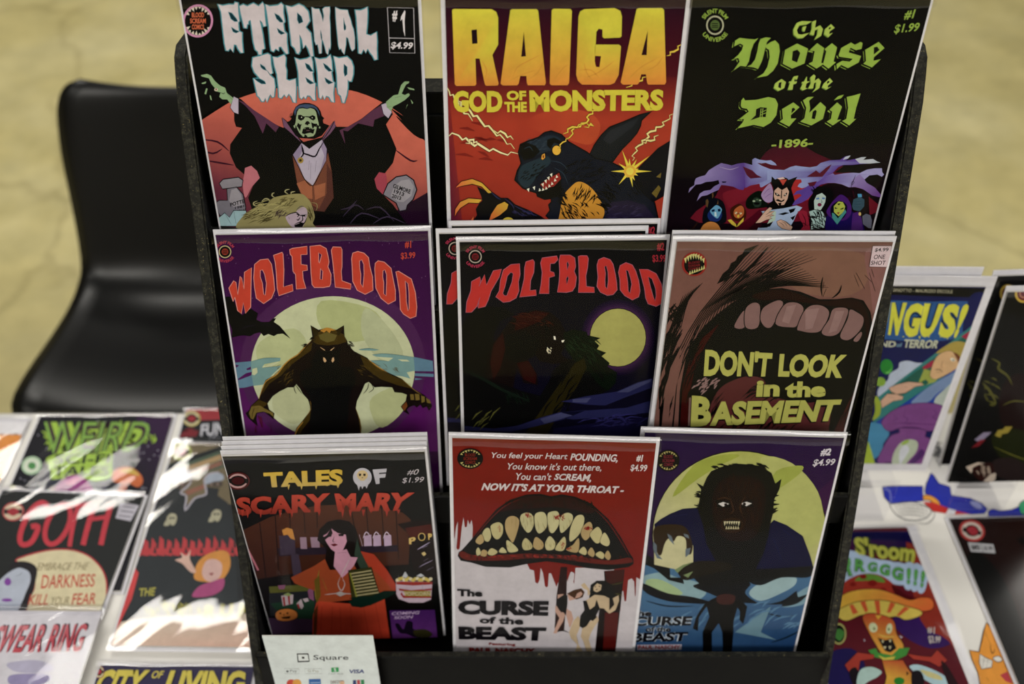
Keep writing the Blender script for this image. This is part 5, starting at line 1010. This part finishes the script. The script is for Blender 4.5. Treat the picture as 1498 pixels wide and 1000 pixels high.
def art_weird(a):
    a.view(0, 580, .227)
    a.p('120E1C', '-500,0 1400,0 1400,1400 -500,1400'); a.p('32163E', '880,100 1200,100 1000,700 880,500', g=('180F22', (1080, 200), (850, 420))); a.p('1C2030', '150,600 400,400 700,560 640,800 100,900')
    rnd = random.Random(3)
    for i in range(60):
        x, y = rnd.uniform(120, 1050), rnd.uniform(150, 600); a.e('A8A4B8', x, y, 5, 4, n=6)
    G = '9AC030'
    q = '285,165 1000,165 900,345 290,375'
    a.t('WEIRD', [(x, y) for x, y in nums(q)], G, .14); a.hatch(G, 14, 640, 270, 370, 95, 90, 80, 60, 201, 60); a.t('WEIRD', q, '3A2030', .045); a.t('WEIRD', q, '7AA83C', -.005)
    a.b(G, '300,400 420,360 600,370 715,350 722,440 715,520 600,545 500,500 340,535 330,470'); a.hatch(G, 12, 520, 450, 220, 90, 60, 80, 40, 202, 60)
    a.t('SCI-FI', '360,370 715,372 705,432 345,434', '1C2A1A', .02); a.t('TALES', '345,450 715,448 700,510 335,515', '1C2A1A', .02)
    a.e('A8C8A4', 205, 445, 66, 58, -20); a.e('D0D8C4', 205, 445, 52, 44, -20); a.e('4A8A4A', 207, 447, 26, 24)
    a.b('8A1A70', '340,640 380,560 440,515 500,505 560,540 600,600 620,640'); a.b('B03A80', '420,560 480,520 520,530 480,570'); a.b('C8622A', '725,540 735,480 790,455 850,460 905,500 922,550 890,585 830,560 780,560'); a.b('C8A83A', '770,480 850,465 900,510 850,500'); a.p('A8502A', '790,550 830,560 810,610 750,620'); a.ps('8A8A50', '50,560 100,575 95,605 40,605')
    a.p('C8B0A8', '320,590 350,580 360,605 330,610')
comic('comic_book', 'comic titled Weird Sci-Fi Tales, spiky lime lettering, under the Goth comic', (-.5157, .857, -.9451), 90, 0, -1.2, art_weird, '120E1C', k=KT, mat=M_film3)
def art_red(a):
    a.view(140, 590, .21)
    a.p('9A2C34', '400,20 1400,20 1400,120 400,130'); a.p('1A1E22', '400,130 1400,90 1400,1400 300,1400'); a.ps('7A1E28', '580,235 620,180 720,190 700,230', '600,200 640,170 700,175'); blood_badge(a, 668, 105, 62, 54, 'B8A85A')
    a.t("FUN", '735,145 900,125 895,220 728,228', 'C0C0C8', .03); a.hatch('8A8A94', 6, 820, 235, 50, 8, 10, 80, 20, 203)
comic('comic_book', 'red topped comic tucked behind the hooded figures comic beside the rack', (-.3420, .8700, -.9440), 90, 0, -2.5, art_red, '1A1E22', k=KT, mat=M_film3, w=.158, cw=.150)
def art_hood(a):
    a.view(140, 590, .21)
    a.p('6E6248', '300,260 1500,260 1500,700 300,700'); a.ps('4A5A48', '500,420 880,310 900,350 640,430', '640,500 900,400 900,440 660,520'); a.ps('1C2224', '470,450 560,400 890,290 890,320 560,440 480,500'); a.ps('8A5A48', '660,480 880,400 885,425 660,510', '620,610 760,560 760,590 640,640'); a.ps('A88A5E', '640,440 880,350 880,385 660,460', '410,620 470,570 490,600 420,650')
    blood_badge(a, 595, 335, 72, 60, 'A8B84A')
    a.p('25292C', '200,1500 395,660 488,632 502,580 590,590 592,625 632,645 628,735 690,660 770,632 770,580 860,590 850,640 920,690 960,860 1000,1500', g=('2C3236', (500, 700), (520, 1200)))
    a.ink('A8A4B0', 12, '400,660 488,632 500,570 490,520 540,478 620,465 660,500 655,560 590,622 632,645 622,745 690,660 768,632 762,570 760,520 800,488 860,480', taper=False); a.b('9AA4B4', '505,540 515,500 560,475 620,470 640,500 630,540 580,545'); a.b('9AA4B4', '765,560 775,510 820,488 880,490 890,530 830,545')
    a.b('4A4038', '520,560 560,540 630,545 625,580 560,590'); a.b('4A4038', '780,570 820,545 880,545 870,580'); a.ps('9A8478', '540,560 570,555 570,570 545,572', '590,555 615,553 612,568 592,570', '795,560 815,557 812,572', '835,557 860,555 855,570')
    for x, y in ((525, 805), (835, 778)): a.b('A8A488', '%d,%d %d,%d %d,%d %d,%d %d,%d %d,%d' % (x - 30, y - 10, x, y - 40, x + 35, y - 30, x + 38, y + 10, x + 15, y + 45, x - 20, y + 20)); a.b('A8A488', '%d,%d %d,%d %d,%d' % (x - 50, y + 45, x - 30, y + 5, x - 10, y + 40)); a.e('25292C', x - 5, y - 8, 8, 8); a.e('25292C', x + 18, y - 8, 8, 8)
    a.view(0, 580, .42); a.ps('B8343A', *['%d,%d %d,%d %d,%d %d,%d' % (x, 552, x + 8, 500 - (i * 5) % 17, x + 22, 498 + (i * 7) % 20, x + 24, 555) for i, x in enumerate(range(468, 870, 27))]); a.ps('B8343A', '468,530 900,525 900,545 466,550')
    a.ps('25292C', *['%d,%d %d,%d %d,%d' % (x, 545, x + 6, 520, x + 12, 545) for x in range(480, 860, 54)])
    a.view(0, 800, .2537)
    a.p('C83A3C', '560,590 640,430 700,250 760,90 800,150 760,300 700,420 640,590'); a.p('D0A894', '560,640 700,430 1500,420 1500,640', g=('C8B8A4', (1000, 600), (1000, 420))); a.p('C8B8A4', '700,430 900,400 1500,380 1500,430')
    a.b('D08A30', '1118,160 1140,90 1190,45 1265,20 1318,35 1328,110 1295,175 1250,205 1180,200 1130,190'); a.b('D0A8A0', '1165,140 1190,80 1240,70 1280,100 1270,170 1220,200 1180,185'); a.b('A8447A', '1108,275 1150,225 1220,200 1290,180 1285,240 1220,280 1130,290'); a.b('CFA898', '1010,75 1050,60 1040,30 1075,50 1100,15 1095,70 1130,140 1100,145 1050,95'); a.ps('8A2030', '1205,152 1235,148 1220,165')
    Yl = 'A8A23C'; a.t('THE', '805,238 900,232 890,280 800,285', Yl, .03); a.hatch(Yl, 12, 1000, 360, 160, 30, 26, 70, 50, 204); a.t('R U M', '1180,335 1460,318 1450,400 1172,415', Yl, .05)
    a.p('8A4450', '540,590 1500,590 1500,640 540,640')
comic('comic_book', 'comic with two hooded figures and an orange haired girl, flat beside the rack', (-.3352, .7993, -.9310), 88.0, 0, .8, art_hood, '25292C', k=KT, mat=M_film2, h=.279, ch=.267, w=.161, cw=.1525)
def art_city(a):
    a.view(0, 800, .2537); a.p('2C2648', '300,600 1800,600 1800,1800 100,1800'); Yl = 'C8B838'
    for t_, q in (('CITY', '590,704 868,706 792,862 530,858'), ('LIVING', '985,708 1420,712 1405,862 930,862')): a.t(t_, [(x + 6, y + 6) for x, y in nums(q)], '15122A', .06); a.t(t_, q, Yl, .05)
    a.t('OF', '885,712 948,712 930,756 868,756', Yl, .02); blood_badge(a, 572, 718, 30, 38, '7A3A4A')
comic('comic_book', 'dark blue comic with yellow City of Living lettering, nearest on the left of the rack', (-.3424, .5130, -.945), 90, 0, .9, art_city, '2C2648', k=KT, mat=M_film2, w=.166, cw=.158)
def art_goth(a):
    a.view(0, 580, .227); R1 = 'C02C3C'
    a.ink(R1, 34, '310,705 270,682 210,720 160,800 128,900 140,950 190,945 225,900 245,835 200,838', taper=False); a.ink(R1, 32, [(372 + 72 * math.cos(t * .3491) - .32 * 128 * math.sin(t * .3491), 822 + 128 * math.sin(t * .3491)) for t in range(18)], taper=False, closed=True)
    a.ink(R1, 28, '505,700 470,830 448,965', taper=False); a.ink(R1, 26, '440,695 520,700 590,688', taper=False); a.ink(R1, 34, '612,690 570,820 535,955', '718,685 680,820 650,955', taper=False); a.ink(R1, 26, '580,790 690,775', taper=False, sm=False)
    a.p('B8B4C0', '775,683 898,700 842,802 745,782'); a.ink('4A4A54', 6, '790,705 870,715', '780,735 860,745', '765,765 840,775', taper=False); a.e('B83A40', 85, 740, 70, 60, -12); a.e('C8B498', 85, 740, 62, 52, -12); a.p('1A1A1C', '25,725 145,725 145,755 25,755'); a.b('9A2430', '45,742 85,715 125,740 85,768')
    a.view(0, 800, .2537)
    a.po('CFC49C', 'B02A34', 9, [(95, 78), (180, 45), (300, 20), (420, 22), (520, 62), (590, 140), (612, 240), (590, 400), (540, 700), (100, 700), (165, 330), (200, 240), (205, 130), (170, 90)], sm=True)
    a.b('A8B0C0', '-60,260 0,190 60,140 120,118 172,140 178,190 150,260 120,330 60,420 -80,420'); a.b('1C181E', '50,120 90,85 160,85 212,120 205,200 180,290 130,400 80,420 130,320 170,220 172,150 120,120'); a.e('7A3A98', 45, 200, 20, 22); a.e('7A3A98', 40, 305, 30, 10); a.ink('1C181E', 5, '20,180 60,175', '90,170 130,150')
    for t_, q, c, o_ in (('EMBRACE THE', '222,92 518,88 498,130 212,134', '7A6A48', 0), ('DARKNESS', '242,160 552,154 545,228 235,240', 'B8402E', .01), ('KILL', '172,272 290,270 275,332 160,334', 'B8402E', .01), ('YOUR', '300,286 405,284 395,332 290,334', '7A6A48', 0), ('FEAR', '420,268 556,262 548,328 412,334', 'B8402E', .01)): a.t(t_, q, c, o_, .1)
comic('comic_book', 'comic titled Goth, red handwritten title and a cream speech bubble', (-.5151, .7280, -.9375), 88.4, 0, 3.0, art_goth, '1C1F1F', k=KT, mat=M_film2)
def art_ring(a):
    a.view(0, 800, .2537)
    q = '-8,452 508,440 466,604 -70,612'
    a.t('SWEAR RING', [(x + 10, y - 6) for x, y in nums(q)], '2A2430', .02, .1); a.t('SWEAR RING', q, 'B0283A', .02, .1, g=('C87078', (200, 600), (200, 450)))
    a.b('8C84AC', '50,745 120,730 280,735 275,775 180,800 60,790'); a.b('A8A4BC', '40,670 200,650 300,680 280,720 100,720')
comic('zine', 'small white zine titled Swear Ring, lying across the bottom of the Goth comic', (-.5013, .5704, -.9318), 88.6, 0, .3, art_ring, 'C6C3CB', w=.142, h=.218, cw=.138, ch=.208, top=.008, k=KT, mat=M_film3, board=False, cat='zine')
# ================================================================== RIGHT SIDE OF THE TABLE
def art_room(a):
    a.view(1180, 740, .26)
    a.p('5A1420', '0,150 1500,150 1500,1500 -100,1500'); a.p('1E1648', '100,140 700,140 600,200 560,230 100,300', g=('4A1430', (400, 170), (380, 300))); a.b('34185A', '480,640 600,600 760,640 820,760 700,800 560,740'); a.b('1E1650', '100,850 250,800 330,900 260,1000 100,1050')
    a.b('8A2A1C', '560,200 720,420 820,700 960,1000 800,760 640,640'); a.p('141040', '150,145 562,150 580,195 400,190 150,185')
    q = '262,168 622,212 604,318 280,282'
    a.t("S'room", q, '3A4410', .11); a.t("S'room", q, 'B4B838', .045); a.ps('B4B838', '590,300 602,300 598,345', '300,275 312,278 302,310')
    a.view(1206, 740, .26)
    LT = (('A', '30,285 100,285 90,400 10,400'), ('R', '108,285 168,288 160,392 98,402'), ('R', '172,292 240,305 232,372 168,368'), ('G', '246,310 300,318 296,374 240,368'), ('G', '312,322 372,330 368,396 306,386'), ('G', '382,336 448,348 442,424 376,410'), ('!', '462,346 490,348 482,442 462,440'), ('!', '504,352 530,356 518,450 500,448'), ('!', '545,360 572,364 556,460 538,458'))
    for t_, q in LT:
        Q = nums(q); cx_ = sum(p[0] for p in Q) / 4; cy_ = sum(p[1] for p in Q) / 4
        a.b('A8C0DC', [(cx_ + (p[0] - cx_) * 1.55 + (6 if p[0] > cx_ else -6), cy_ + (p[1] - cy_) * 1.36) for p in Q])
    for t_, q in LT: a.t(t_, q, '143414', .07)
    for t_, q in LT: a.t(t_, [(p[0] * .94 + nums(q)[0][0] * .0 + .06 * sum(k[0] for k in nums(q)) / 4, p[1] * .94 + .06 * sum(k[1] for k in nums(q)) / 4) for p in nums(q)], '52A048', .03)
    a.view(1180, 740, .26)
    a.b('9A2A1A', '150,520 190,450 250,405 330,380 420,392 500,450 560,530 400,500 250,500'); a.b('5A8A28', '270,420 330,382 410,395 440,430 350,420'); a.b('4A0E14', '480,440 560,500 620,520 560,540 500,500')
    for x, y, r in ((318, 397, 20), (260, 440, 18), (370, 433, 26), (430, 470, 16)): a.e('7A1410', x, y, r, r * .7)
    a.po('D0601C', '3A0E0A', 4, [(165, 590), (195, 510), (280, 475), (400, 470), (500, 500), (580, 530), (640, 515), (695, 520), (714, 552), (700, 582), (640, 590), (560, 565), (430, 532), (300, 535), (220, 575)], sm=True, g=('D8A81C', (600, 560), (300, 470)))
    a.po('D0B840', '3A0E0A', 4, [(165, 600), (230, 560), (300, 538), (430, 532), (560, 565), (640, 590), (640, 615), (560, 640), (500, 620), (400, 640), (320, 610), (220, 645)], sm=True)
    a.ps('C8501E', '300,540 330,535 345,590 330,600', '380,533 410,532 415,600 398,630', '470,540 500,550 470,600 450,600', '550,565 580,575 520,620 505,615', '240,560 260,552 290,600 260,610')
    a.po('B8441C', '3A0E0A', 4, [(315, 625), (360, 605), (440, 620), (490, 650), (505, 720), (545, 790), (500, 850), (430, 835), (390, 780), (345, 700)], sm=True, g=('D89A1C', (420, 620), (450, 800)))
    a.e('C8D0A0', 374, 684, 24, 28, -20); a.e('C8D0A0', 464, 690, 17, 30, 10); a.e('4A5A10', 380, 690, 5, 8); a.e('4A5A10', 462, 694, 5, 8); a.ps('1A0808', '398,740 440,755 480,745 505,800 470,825 440,815 425,790'); a.ink('D8C04A', 6, '400,720 440,735 500,735'); a.ps('D8D0A0', '430,790 440,806 448,790', '460,790 468,808 476,788', '420,756 428,772 434,757', '462,754 470,770 476,752'); a.p('D8A81C', '385,615 402,640 420,615')
    a.p('3A8A30', '345,812 390,800 400,825 480,840 520,800 580,798 560,840 500,868 440,862 380,850'); a.p('C8B830', '400,840 440,855 500,845 480,875 430,868')
    a.po('B8441C', '3A0E0A', 4, '425,870 540,868 565,910 600,960 620,1100 420,1100 450,960', g=('D8A81C', (500, 870), (500, 990))); a.e('1E7A20', 520, 985, 30, 22); a.ps('1A0808', '560,930 575,940 562,955')
    a.po('A83424', '3A0E0A', 3, '215,895 240,870 285,825 380,838 375,860 300,870 290,930 240,935'); a.po('A83424', '3A0E0A', 3, '565,832 640,845 700,850 735,812 790,868 745,905 690,875 600,862')
    a.b('1A1018', '240,930 280,910 300,990 260,1000'); a.b('A8C8C0', '300,925 360,905 420,930 400,960 330,1000 300,1060 280,1000'); a.b('A8C8D0', '580,900 640,895 760,945 800,990 840,1060 700,1000 600,930'); a.b('C8C080', '640,920 740,950 760,980 680,960'); a.b('1A1018', '590,940 640,930 660,1000 600,1040'); a.b('2A1418', '755,880 790,900 850,1000 900,1080 820,1060')
    a.e('A8A858', 180, 720, 42, 60); a.e('0E140C', 180, 720, 34, 50); a.b('3A7A30', '150,720 180,690 212,715 185,760'); a.t('#1', '676,676 722,682 718,724 680,716', 'C0B4B0', .02); a.t('$3.99', '680,730 756,734 748,776 690,778', 'C0B4B0', .03); a.ps('C8C0D0', '520,728 540,738 530,746', '322,745 330,760 322,762')
comic('comic_book', "comic titled S'room Arrggg, a furious red mushroom figure", (.3894, .6822, -.9452), 90, 0, -2.3, art_room, '5A1420', k=KT, w=.155, cw=.1415, side=-.0067)
def art_zero(a):
    a.view(1180, 740, .26)
    a.p('1E1313', '760,40 3000,40 3000,2500 760,2500', g=('2E1A16', (900, 300), (1300, 260))); a.b('0E0B0C', '900,300 1000,280 1150,500 1300,1000 1150,1000 1000,600')
    a.e('A8302E', 931, 138, 74, 60, 20); a.e('C4B4A8', 931, 138, 60, 47, 20); a.e('141012', 931, 138, 40, 32, 20); a.p('141012', '880,118 985,142 980,165 878,142'); a.b('9A2430', '900,130 935,112 965,145 935,165')
    a.po('B8B8BC', '1A1A1C', 3, '906,203 1050,215 1062,265 925,256'); a.ink('1A1A1C', 3, '980,210 994,260', taper=False, sm=False); a.t('#0', '918,212 972,218 978,250 932,247', '1A1A1C', .03); a.t('$1.99', '992,222 1044,226 1050,252 1004,250', '1A1A1C', .03); a.b('14100F', '1190,180 1223,180 1260,220 1200,210')
comic('comic_book', 'dark brown number 0 comic lying flat at the right edge of the table', (.5899, .6991, -.9450), 90, 0, -1.7, art_zero, '1E1313', k=KT, mat=M_film4)
def art_fungus(a):
    a.view(1250, 390, .17)
    a.p('14184A', '-600,0 1300,0 1300,2500 -1200,2500'); a.p('111110', '-700,135 1150,186 1118,268 -700,212'); a.t('SINOTTO - MAURIZIO ERCOLE', '336,186 846,200 842,228 330,214', 'A8A488', .01)
    a.b('22508A', '0,320 300,290 600,300 1000,300 1040,380 900,600 600,640 250,620 0,560'); a.b('14184A', '1000,250 1150,250 1050,480 930,560')
    for c, o_, dx in (('0E2A4A', .10, 0), ('C8C814', .055, 0)):
        for t_, q in (('F', '100,300 190,302 100,580 40,575'), ('U', '200,302 310,305 260,585 160,580'), ('N', '322,306 452,308 372,590 288,585'), ('G', '446,311 604,315 536,606 404,600'), ('U', '602,313 778,320 664,610 545,602'), ('S', '776,318 916,320 850,615 714,606'), ('!', '932,318 1000,322 874,615 850,612')): a.t(t_, q, c, o_)
    drips(a, 'C8C814', (420, 470, 560, 640, 740, 800), 596, 22, 8)
    for t_, q in (('ISLAND', '60,628 362,640 352,692 40,682'), ('TERROR', '432,622 738,632 708,702 418,696')): a.t(t_, q, 'B8BCA0', .03)
    a.t('of', '366,652 412,654 405,690 360,688', '6A90A8', .02)
    a.view(1240, 520, .2)
    a.b('A8B4C8', '225,240 290,180 310,130 370,90 380,50 440,35 500,50 560,50 620,30 500,130 380,200 280,260 225,300')
    a.e('187A24', 285, 80, 46, 56); a.e('5AB048', 300, 95, 20, 40, 20); a.e('187A24', 282, 72, 40, 44); a.e('7AA028', 240, 190, 38, 34)
    a.p('2A7472', '180,500 235,380 225,300 365,190 938,-242 1000,-200 1000,-40 800,90 450,320'); a.p('1C5648', '250,330 380,200 640,10 900,-180 900,-60 640,130 420,280')
    a.ps('981A3C', '545,85 625,30 640,70 560,100', '830,-140 905,-190 870,-120'); a.p('8C9838', '520,190 560,95 610,110 620,170 680,140 640,190 560,215'); a.po('1C5648', '10302A', 3, [(540, 190), (570, 175), (590, 195), (565, 212)])
    a.view(1250, 390, .17)
    a.b('A08C34', '700,740 780,680 870,640 960,655 990,700 950,800 900,850 890,770 830,730 750,740'); a.po('C8A070', '2A1A10', 3, [(655, 900), (690, 800), (740, 745), (820, 722), (880, 760), (905, 820), (880, 870), (790, 925), (700, 965), (655, 945)], sm=True)
    a.ink('2A1A10', 7, '690,885 730,880 758,905', '700,905 740,905', '820,790 860,800', '830,760 875,790'); a.e('D8D4C0', 845, 797, 22, 14, 20); a.e('2A3A20', 850, 800, 7, 7); a.ink('8A6040', 5, '760,800 745,860 765,870'); a.b('6A3A1C', '850,735 900,760 925,830 900,850 880,790')
    a.view(1240, 520, .2)
    a.po('C29A80', '1A1210', 3, '300,235 360,210 440,190 540,198 552,214 490,225 470,240 420,270 360,280 320,262'); a.po('C29A80', '1A1210', 3, '240,330 290,278 350,280 405,295 400,318 330,330 250,380'); a.ink('1A1210', 4, '400,215 440,235', '430,200 480,222', '300,300 350,310')
    a.p('1C3C96', '180,500 450,320 800,90 1000,-40 900,900 120,900'); a.b('6E86AC', '465,345 500,300 600,220 720,150 800,110 780,190 660,270 600,330 540,345'); a.b('A4B0A8', '640,310 700,250 780,190 800,260 760,340 720,390 640,360')
    a.ps('181C50', '180,520 400,500 700,500 640,700 560,900 200,900 150,700'); a.b('3A80A6', '160,500 230,495 290,530 300,580 260,640 250,700 190,752 150,700')
    a.po('74407E', '3A1A48', 4, [(250, 495), (270, 450), (330, 400), (420, 362), (530, 345), (650, 352), (730, 395), (712, 470), (665, 535), (580, 548), (520, 525), (400, 520), (300, 548)], sm=True); a.ink('5A2A66', 6, '420,400 410,440 440,460 420,490 470,500', '620,390 650,420 620,450 670,470 640,500', '280,500 400,490 600,500 680,500', '330,430 360,460 320,480')
    a.po('74407E', '3A1A48', 4, [(385, 528), (560, 540), (565, 590), (605, 610), (610, 700), (575, 790), (525, 900), (380, 900), (240, 895), (262, 800), (218, 770), (250, 690), (310, 590), (380, 560)], sm=True)
    a.b('4A2460', '500,720 540,680 560,720 480,790 450,780'); a.b('3A1A4A', '240,800 330,780 300,880 260,890'); a.b('A8B49C', '345,690 400,625 470,610 512,635 500,700 440,770 390,830 335,835 322,770'); a.b('C0C4CC', '380,690 420,650 450,680 420,740 380,790'); a.b('8AA838', '390,640 430,612 450,625 410,650')
    a.p('98AE1E', '90,900 120,760 150,620 175,700 200,790 240,898'); a.b('8CA01C', '180,470 200,400 195,310 215,295 240,350 235,430'); a.p('74407E', '240,895 300,820 520,840 530,898')
f_ = comic('comic_book', 'comic titled Fungus, Island of Terror, purple mushroom figure, standing on a clear stand', (.385, .7407, -.62), 6.5, 0, .8, art_fungus, '14184A', k=.80, cw=.158, ch=.239, top=.0135, side=-.001)
dup(f_, 'comic just behind the Fungus comic, only a white strip of its top showing', -.012, .0065, .006, -.2)
def art_dark(a, dx=0):
    a.view(1370 + dx, 385, .335)
    a.p('0B0A08', '-200,0 1500,0 1500,2000 -400,2000'); a.e('B89A28', 378, 132, 36, 40); a.e('5A1428', 380, 132, 28, 31); a.e('B07A58', 380, 132, 18, 20); a.e('5A1428', 380, 132, 13, 14)
    a.b('1C0E0C', '280,560 360,480 500,560 500,760 300,720'); a.b('1C200E', '240,760 330,720 500,780 500,900 300,860'); a.ink('50501C', 12, '200,520 235,560 260,610', '240,415 275,435 270,460 310,490 330,530', '190,420 215,430', '165,500 180,550', taper=True); a.hatch('50501C', 9, 240, 560, 30, 60, 12, 60, 26, 301, 60)
    a.ink('5A5A1C', 5, '290,620 340,600 420,610', '250,800 340,840 400,860'); a.p('8A7A24', '255,752 268,728 290,725 300,712 332,712 312,740 285,745 280,760'); a.p('7C748C', '165,770 205,738 240,736 225,752 190,780'); a.p('6A141C', '152,805 190,770 215,768 185,798')
    a.p('B4A494', '128,888 180,868 215,872 205,885 165,895 150,915'); a.b('2A1614', '160,890 240,870 260,920 220,960 170,930'); a.hatch('9A8878', 7, 205, 905, 30, 22, 14, 70, 30, 302); a.p('A89A8C', '205,950 235,920 262,912 255,945 220,965'); a.b('241C1C', '250,860 340,850 400,900 380,950 270,930')
comic('comic_book', 'black comic with a pale skeletal hand, foremost of the dark pair on a clear stand', (.5750, .7446, -.6346), 8, 0, -1.4, art_dark, '0B0A08', k=.80, cw=.172, top=.008)
comic('comic_book', 'black comic standing just behind the front dark one, gold round badge at its corner', (.5740, .7742, -.6377), 8, 0, -2.2, lambda a: art_dark(a, -22), '0B0A08', k=.80, cw=.172, top=.008)
def stand(label, x, y, w_, hz, dp=.024):
    # clear easel: foot, tall front riser, ledge with lip, leaning back plate
    root = empty('acrylic_stand', (x, y, TZ)); tag(root, label, 'display stand')
    def pl(nm, x0, x1, y0, y1, z0, z1, rot=0):
        bmx = bmesh.new(); box(bmx, x0, x1, y0, y1, z0, z1, .0006, 1)
        if rot: bmesh.ops.rotate(bmx, verts=bmx.verts, cent=(0, y0, z0), matrix=Matrix.Rotation(R(rot), 3, 'X'))
        return bm_obj(nm, bmx, M_acryl, root)
    pl('foot', -w_ / 2, w_ / 2, -.012, .09, .0003, .003); pl('front_riser', -w_ / 2, w_ / 2, -.012, -.009, .003, hz); pl('ledge', -w_ / 2, w_ / 2, -.009, dp, hz - .003, hz)
    pl('lip', -w_ / 2, w_ / 2, -.012, -.009, hz, hz + .011); pl('back_plate', -w_ / 2 * .8, w_ / 2 * .8, dp, dp + .003, hz - .003, hz + .15, -8)
    return root
stand('clear acrylic easel with a tall front riser under the Fungus comic', .3735, .701, .115, .0635)
stand('clear acrylic easel holding up the two dark comics', .540, .7145, .066, .0450, .036)
# ------------------------------------------------------------------ print on the cloth
def cloth_print():
    m = pose((.55, .90, -.9494), 90, 0, 0, .50); h = .50
    rd = page_reader(m, 0.0)
    a = Art(rd, .9, h, KT, 'E0DED8'); a.v = []; a.f = []; a.c = []; a.z = 0
    a.view(1240, 640, .18); B = '2430A8'; O = '14184A'
    a.po(B, O, 6, '628,440 640,380 680,285 700,310 740,372 830,400 842,470 1000,495 1090,535 1132,580 1112,612 1000,618 850,592 700,520')
    a.po(B, O, 6, '285,400 350,395 610,395 612,510 470,522 350,535 300,480'); a.ink('9098D0', 6, '300,410 345,440 350,530', taper=False); a.po('DC9420', '3A1A0A', 6, [(620, 470), (680, 475), (740, 520), (756, 590), (690, 592), (715, 555), (675, 510), (620, 500)], sm=True); a.p('C02A24', '610,520 700,525 860,590 1000,618 860,625 700,600')
    a.ps('DADAE0', '820,575 880,590 870,625 800,615'); a.po('8A90C8', O, 4, [(1000, 515), (1060, 520), (1095, 560), (1070, 580), (1010, 550)], sm=True); a.po(B, O, 6, '1145,600 1180,582 1240,600 1330,590 1400,560 1500,540 1600,600 1560,700 1145,640'); a.po('2E9A68', O, 5, [(1395, 560), (1420, 520), (1500, 500), (1500, 620), (1420, 620)], sm=True); a.ink(O, 5, '1290,600 1310,630', '1330,595 1350,625', '1370,580 1390,615')
    G_ = '55555A'
    a.ink(G_, 6, '345,545 400,630 500,670 620,660 680,600 640,555 520,520 400,530', taper=False, closed=True); a.ink(G_, 5, *['%d,%d %d,%d' % (380 + i * 36, 540 - (i % 3) * 4, 440 + i * 30, 655 + (i % 2) * 6) for i in range(8)], sm=False); a.ink(G_, 5, *['%d,%d %d,%d %d,%d' % (370 + i * 10, 560 + i * 24, 520, 545 + i * 26, 670 - i * 10, 570 + i * 26) for i in range(4)]); a.ink(G_, 5, '560,690 640,700 700,650 705,600', '430,640 480,680', taper=True)
    a.hatch('77777A', 8, 730, 130, 34, 110, 30, 40, 60, 401, 60)
    def lay(a):
        me_o = a.build('printed_cartoon', cl); me_o.parent = cl
        me_o.matrix_parent_inverse = Matrix.Identity(4); me_o.matrix_local = cl.matrix_basis.inverted() @ m
    lay(a); a = Art(rd, .9, h, KT, 'E0DED8'); a.v = []; a.f = []; a.c = []; a.z = 0
    a.view(1180, 740, .26)
    a.po('E0901C', '2A1408', 6, '918,812 972,822 985,770 1000,700 1012,658 1052,700 1085,790 1120,900 1180,1010 1200,1080 990,1060 965,935 935,870'); a.po('D8D4CC', '2A1408', 4, '975,832 1010,855 1045,870 1040,905 985,915 972,880'); a.po('D8D4CC', '2A1408', 4, [(1050, 855), (1080, 845), (1100, 865), (1075, 875)], sm=True); a.ink('2A1408', 5, '985,860 1035,880', '1000,845 990,910', '1020,855 1012,910', '1010,960 1025,985', '1000,700 1040,790', '1030,780 1045,830 1060,800')
    a.p('B83A40', '1088,950 1130,930 1160,1000 1120,985')
    lay(a)
cloth_print()
# ------------------------------------------------------------------ payment card in front of the rack
def art_pay(a):
    a.view(370, 920, .1335)
    a.po('C6CCCC', '15181A', 14, [(492, 275), (600, 275), (612, 345), (502, 350)], sm=False); a.ink('15181A', 16, '485,270 605,270 618,350 495,354', taper=False, sm=False, closed=True); a.p('15181A', '535,300 562,300 566,322 538,322')
    a.t('Square', '662,282 1045,280 1048,350 662,350', '2A2E30', .01)
    a.ink('8A9090', 4, '345,430 500,430 508,485 350,485', '568,430 748,430 756,485 575,485', taper=False, sm=False, closed=True); a.t('Pay', '405,440 480,440 485,478 408,478', '5A6060', .0); a.e('4A5050', 378, 460, 14, 12); a.t('G Pay', '600,440 720,440 726,478 605,478', '8A8878', .0)
    a.p('1E8A4A', '858,420 938,415 942,465 862,470'); a.t('S', '885,425 912,424 914,460 888,462', 'C8D4CC', .03); a.t('Cash App', '825,478 990,476 992,496 828,498', '7A8480', .0); a.t('VISA', '1055,440 1215,438 1220,480 1062,482', '2A3470', .03, .2)
    a.e('B83A28', 420, 590, 50, 42); a.e('C88A2A', 482, 588, 48, 42); a.p('2A5A9A', '612,545 742,542 750,680 622,680'); a.ps('8AA8C8', '630,580 735,578 736,588 632,590', '632,605 737,603 738,613 634,615')
    a.t('DISCOVER', '850,560 1000,556 1004,590 854,594', '6A5A50', .02); a.p('C8A080', '950,570 1002,566 1006,640 960,640'); a.ps('2A3A6A', '1095,556 1130,554 1136,640 1100,640'); a.ps('A83A40', '1140,554 1172,552 1178,640 1145,640'); a.ps('2A7A4A', '1182,552 1218,550 1224,640 1188,640')
comic('payment_sign', 'small white card showing payment logos, leaning on the front of the rack', (-.1747, .4630, -.8090), 4.0, 0, 0, art_pay, 'C2CACA', board=False, w=.1003, h=.140, cw=.0998, ch=.1395, top=.0003, cat='sign', sleeve=False, thick=.0008, k=.80)
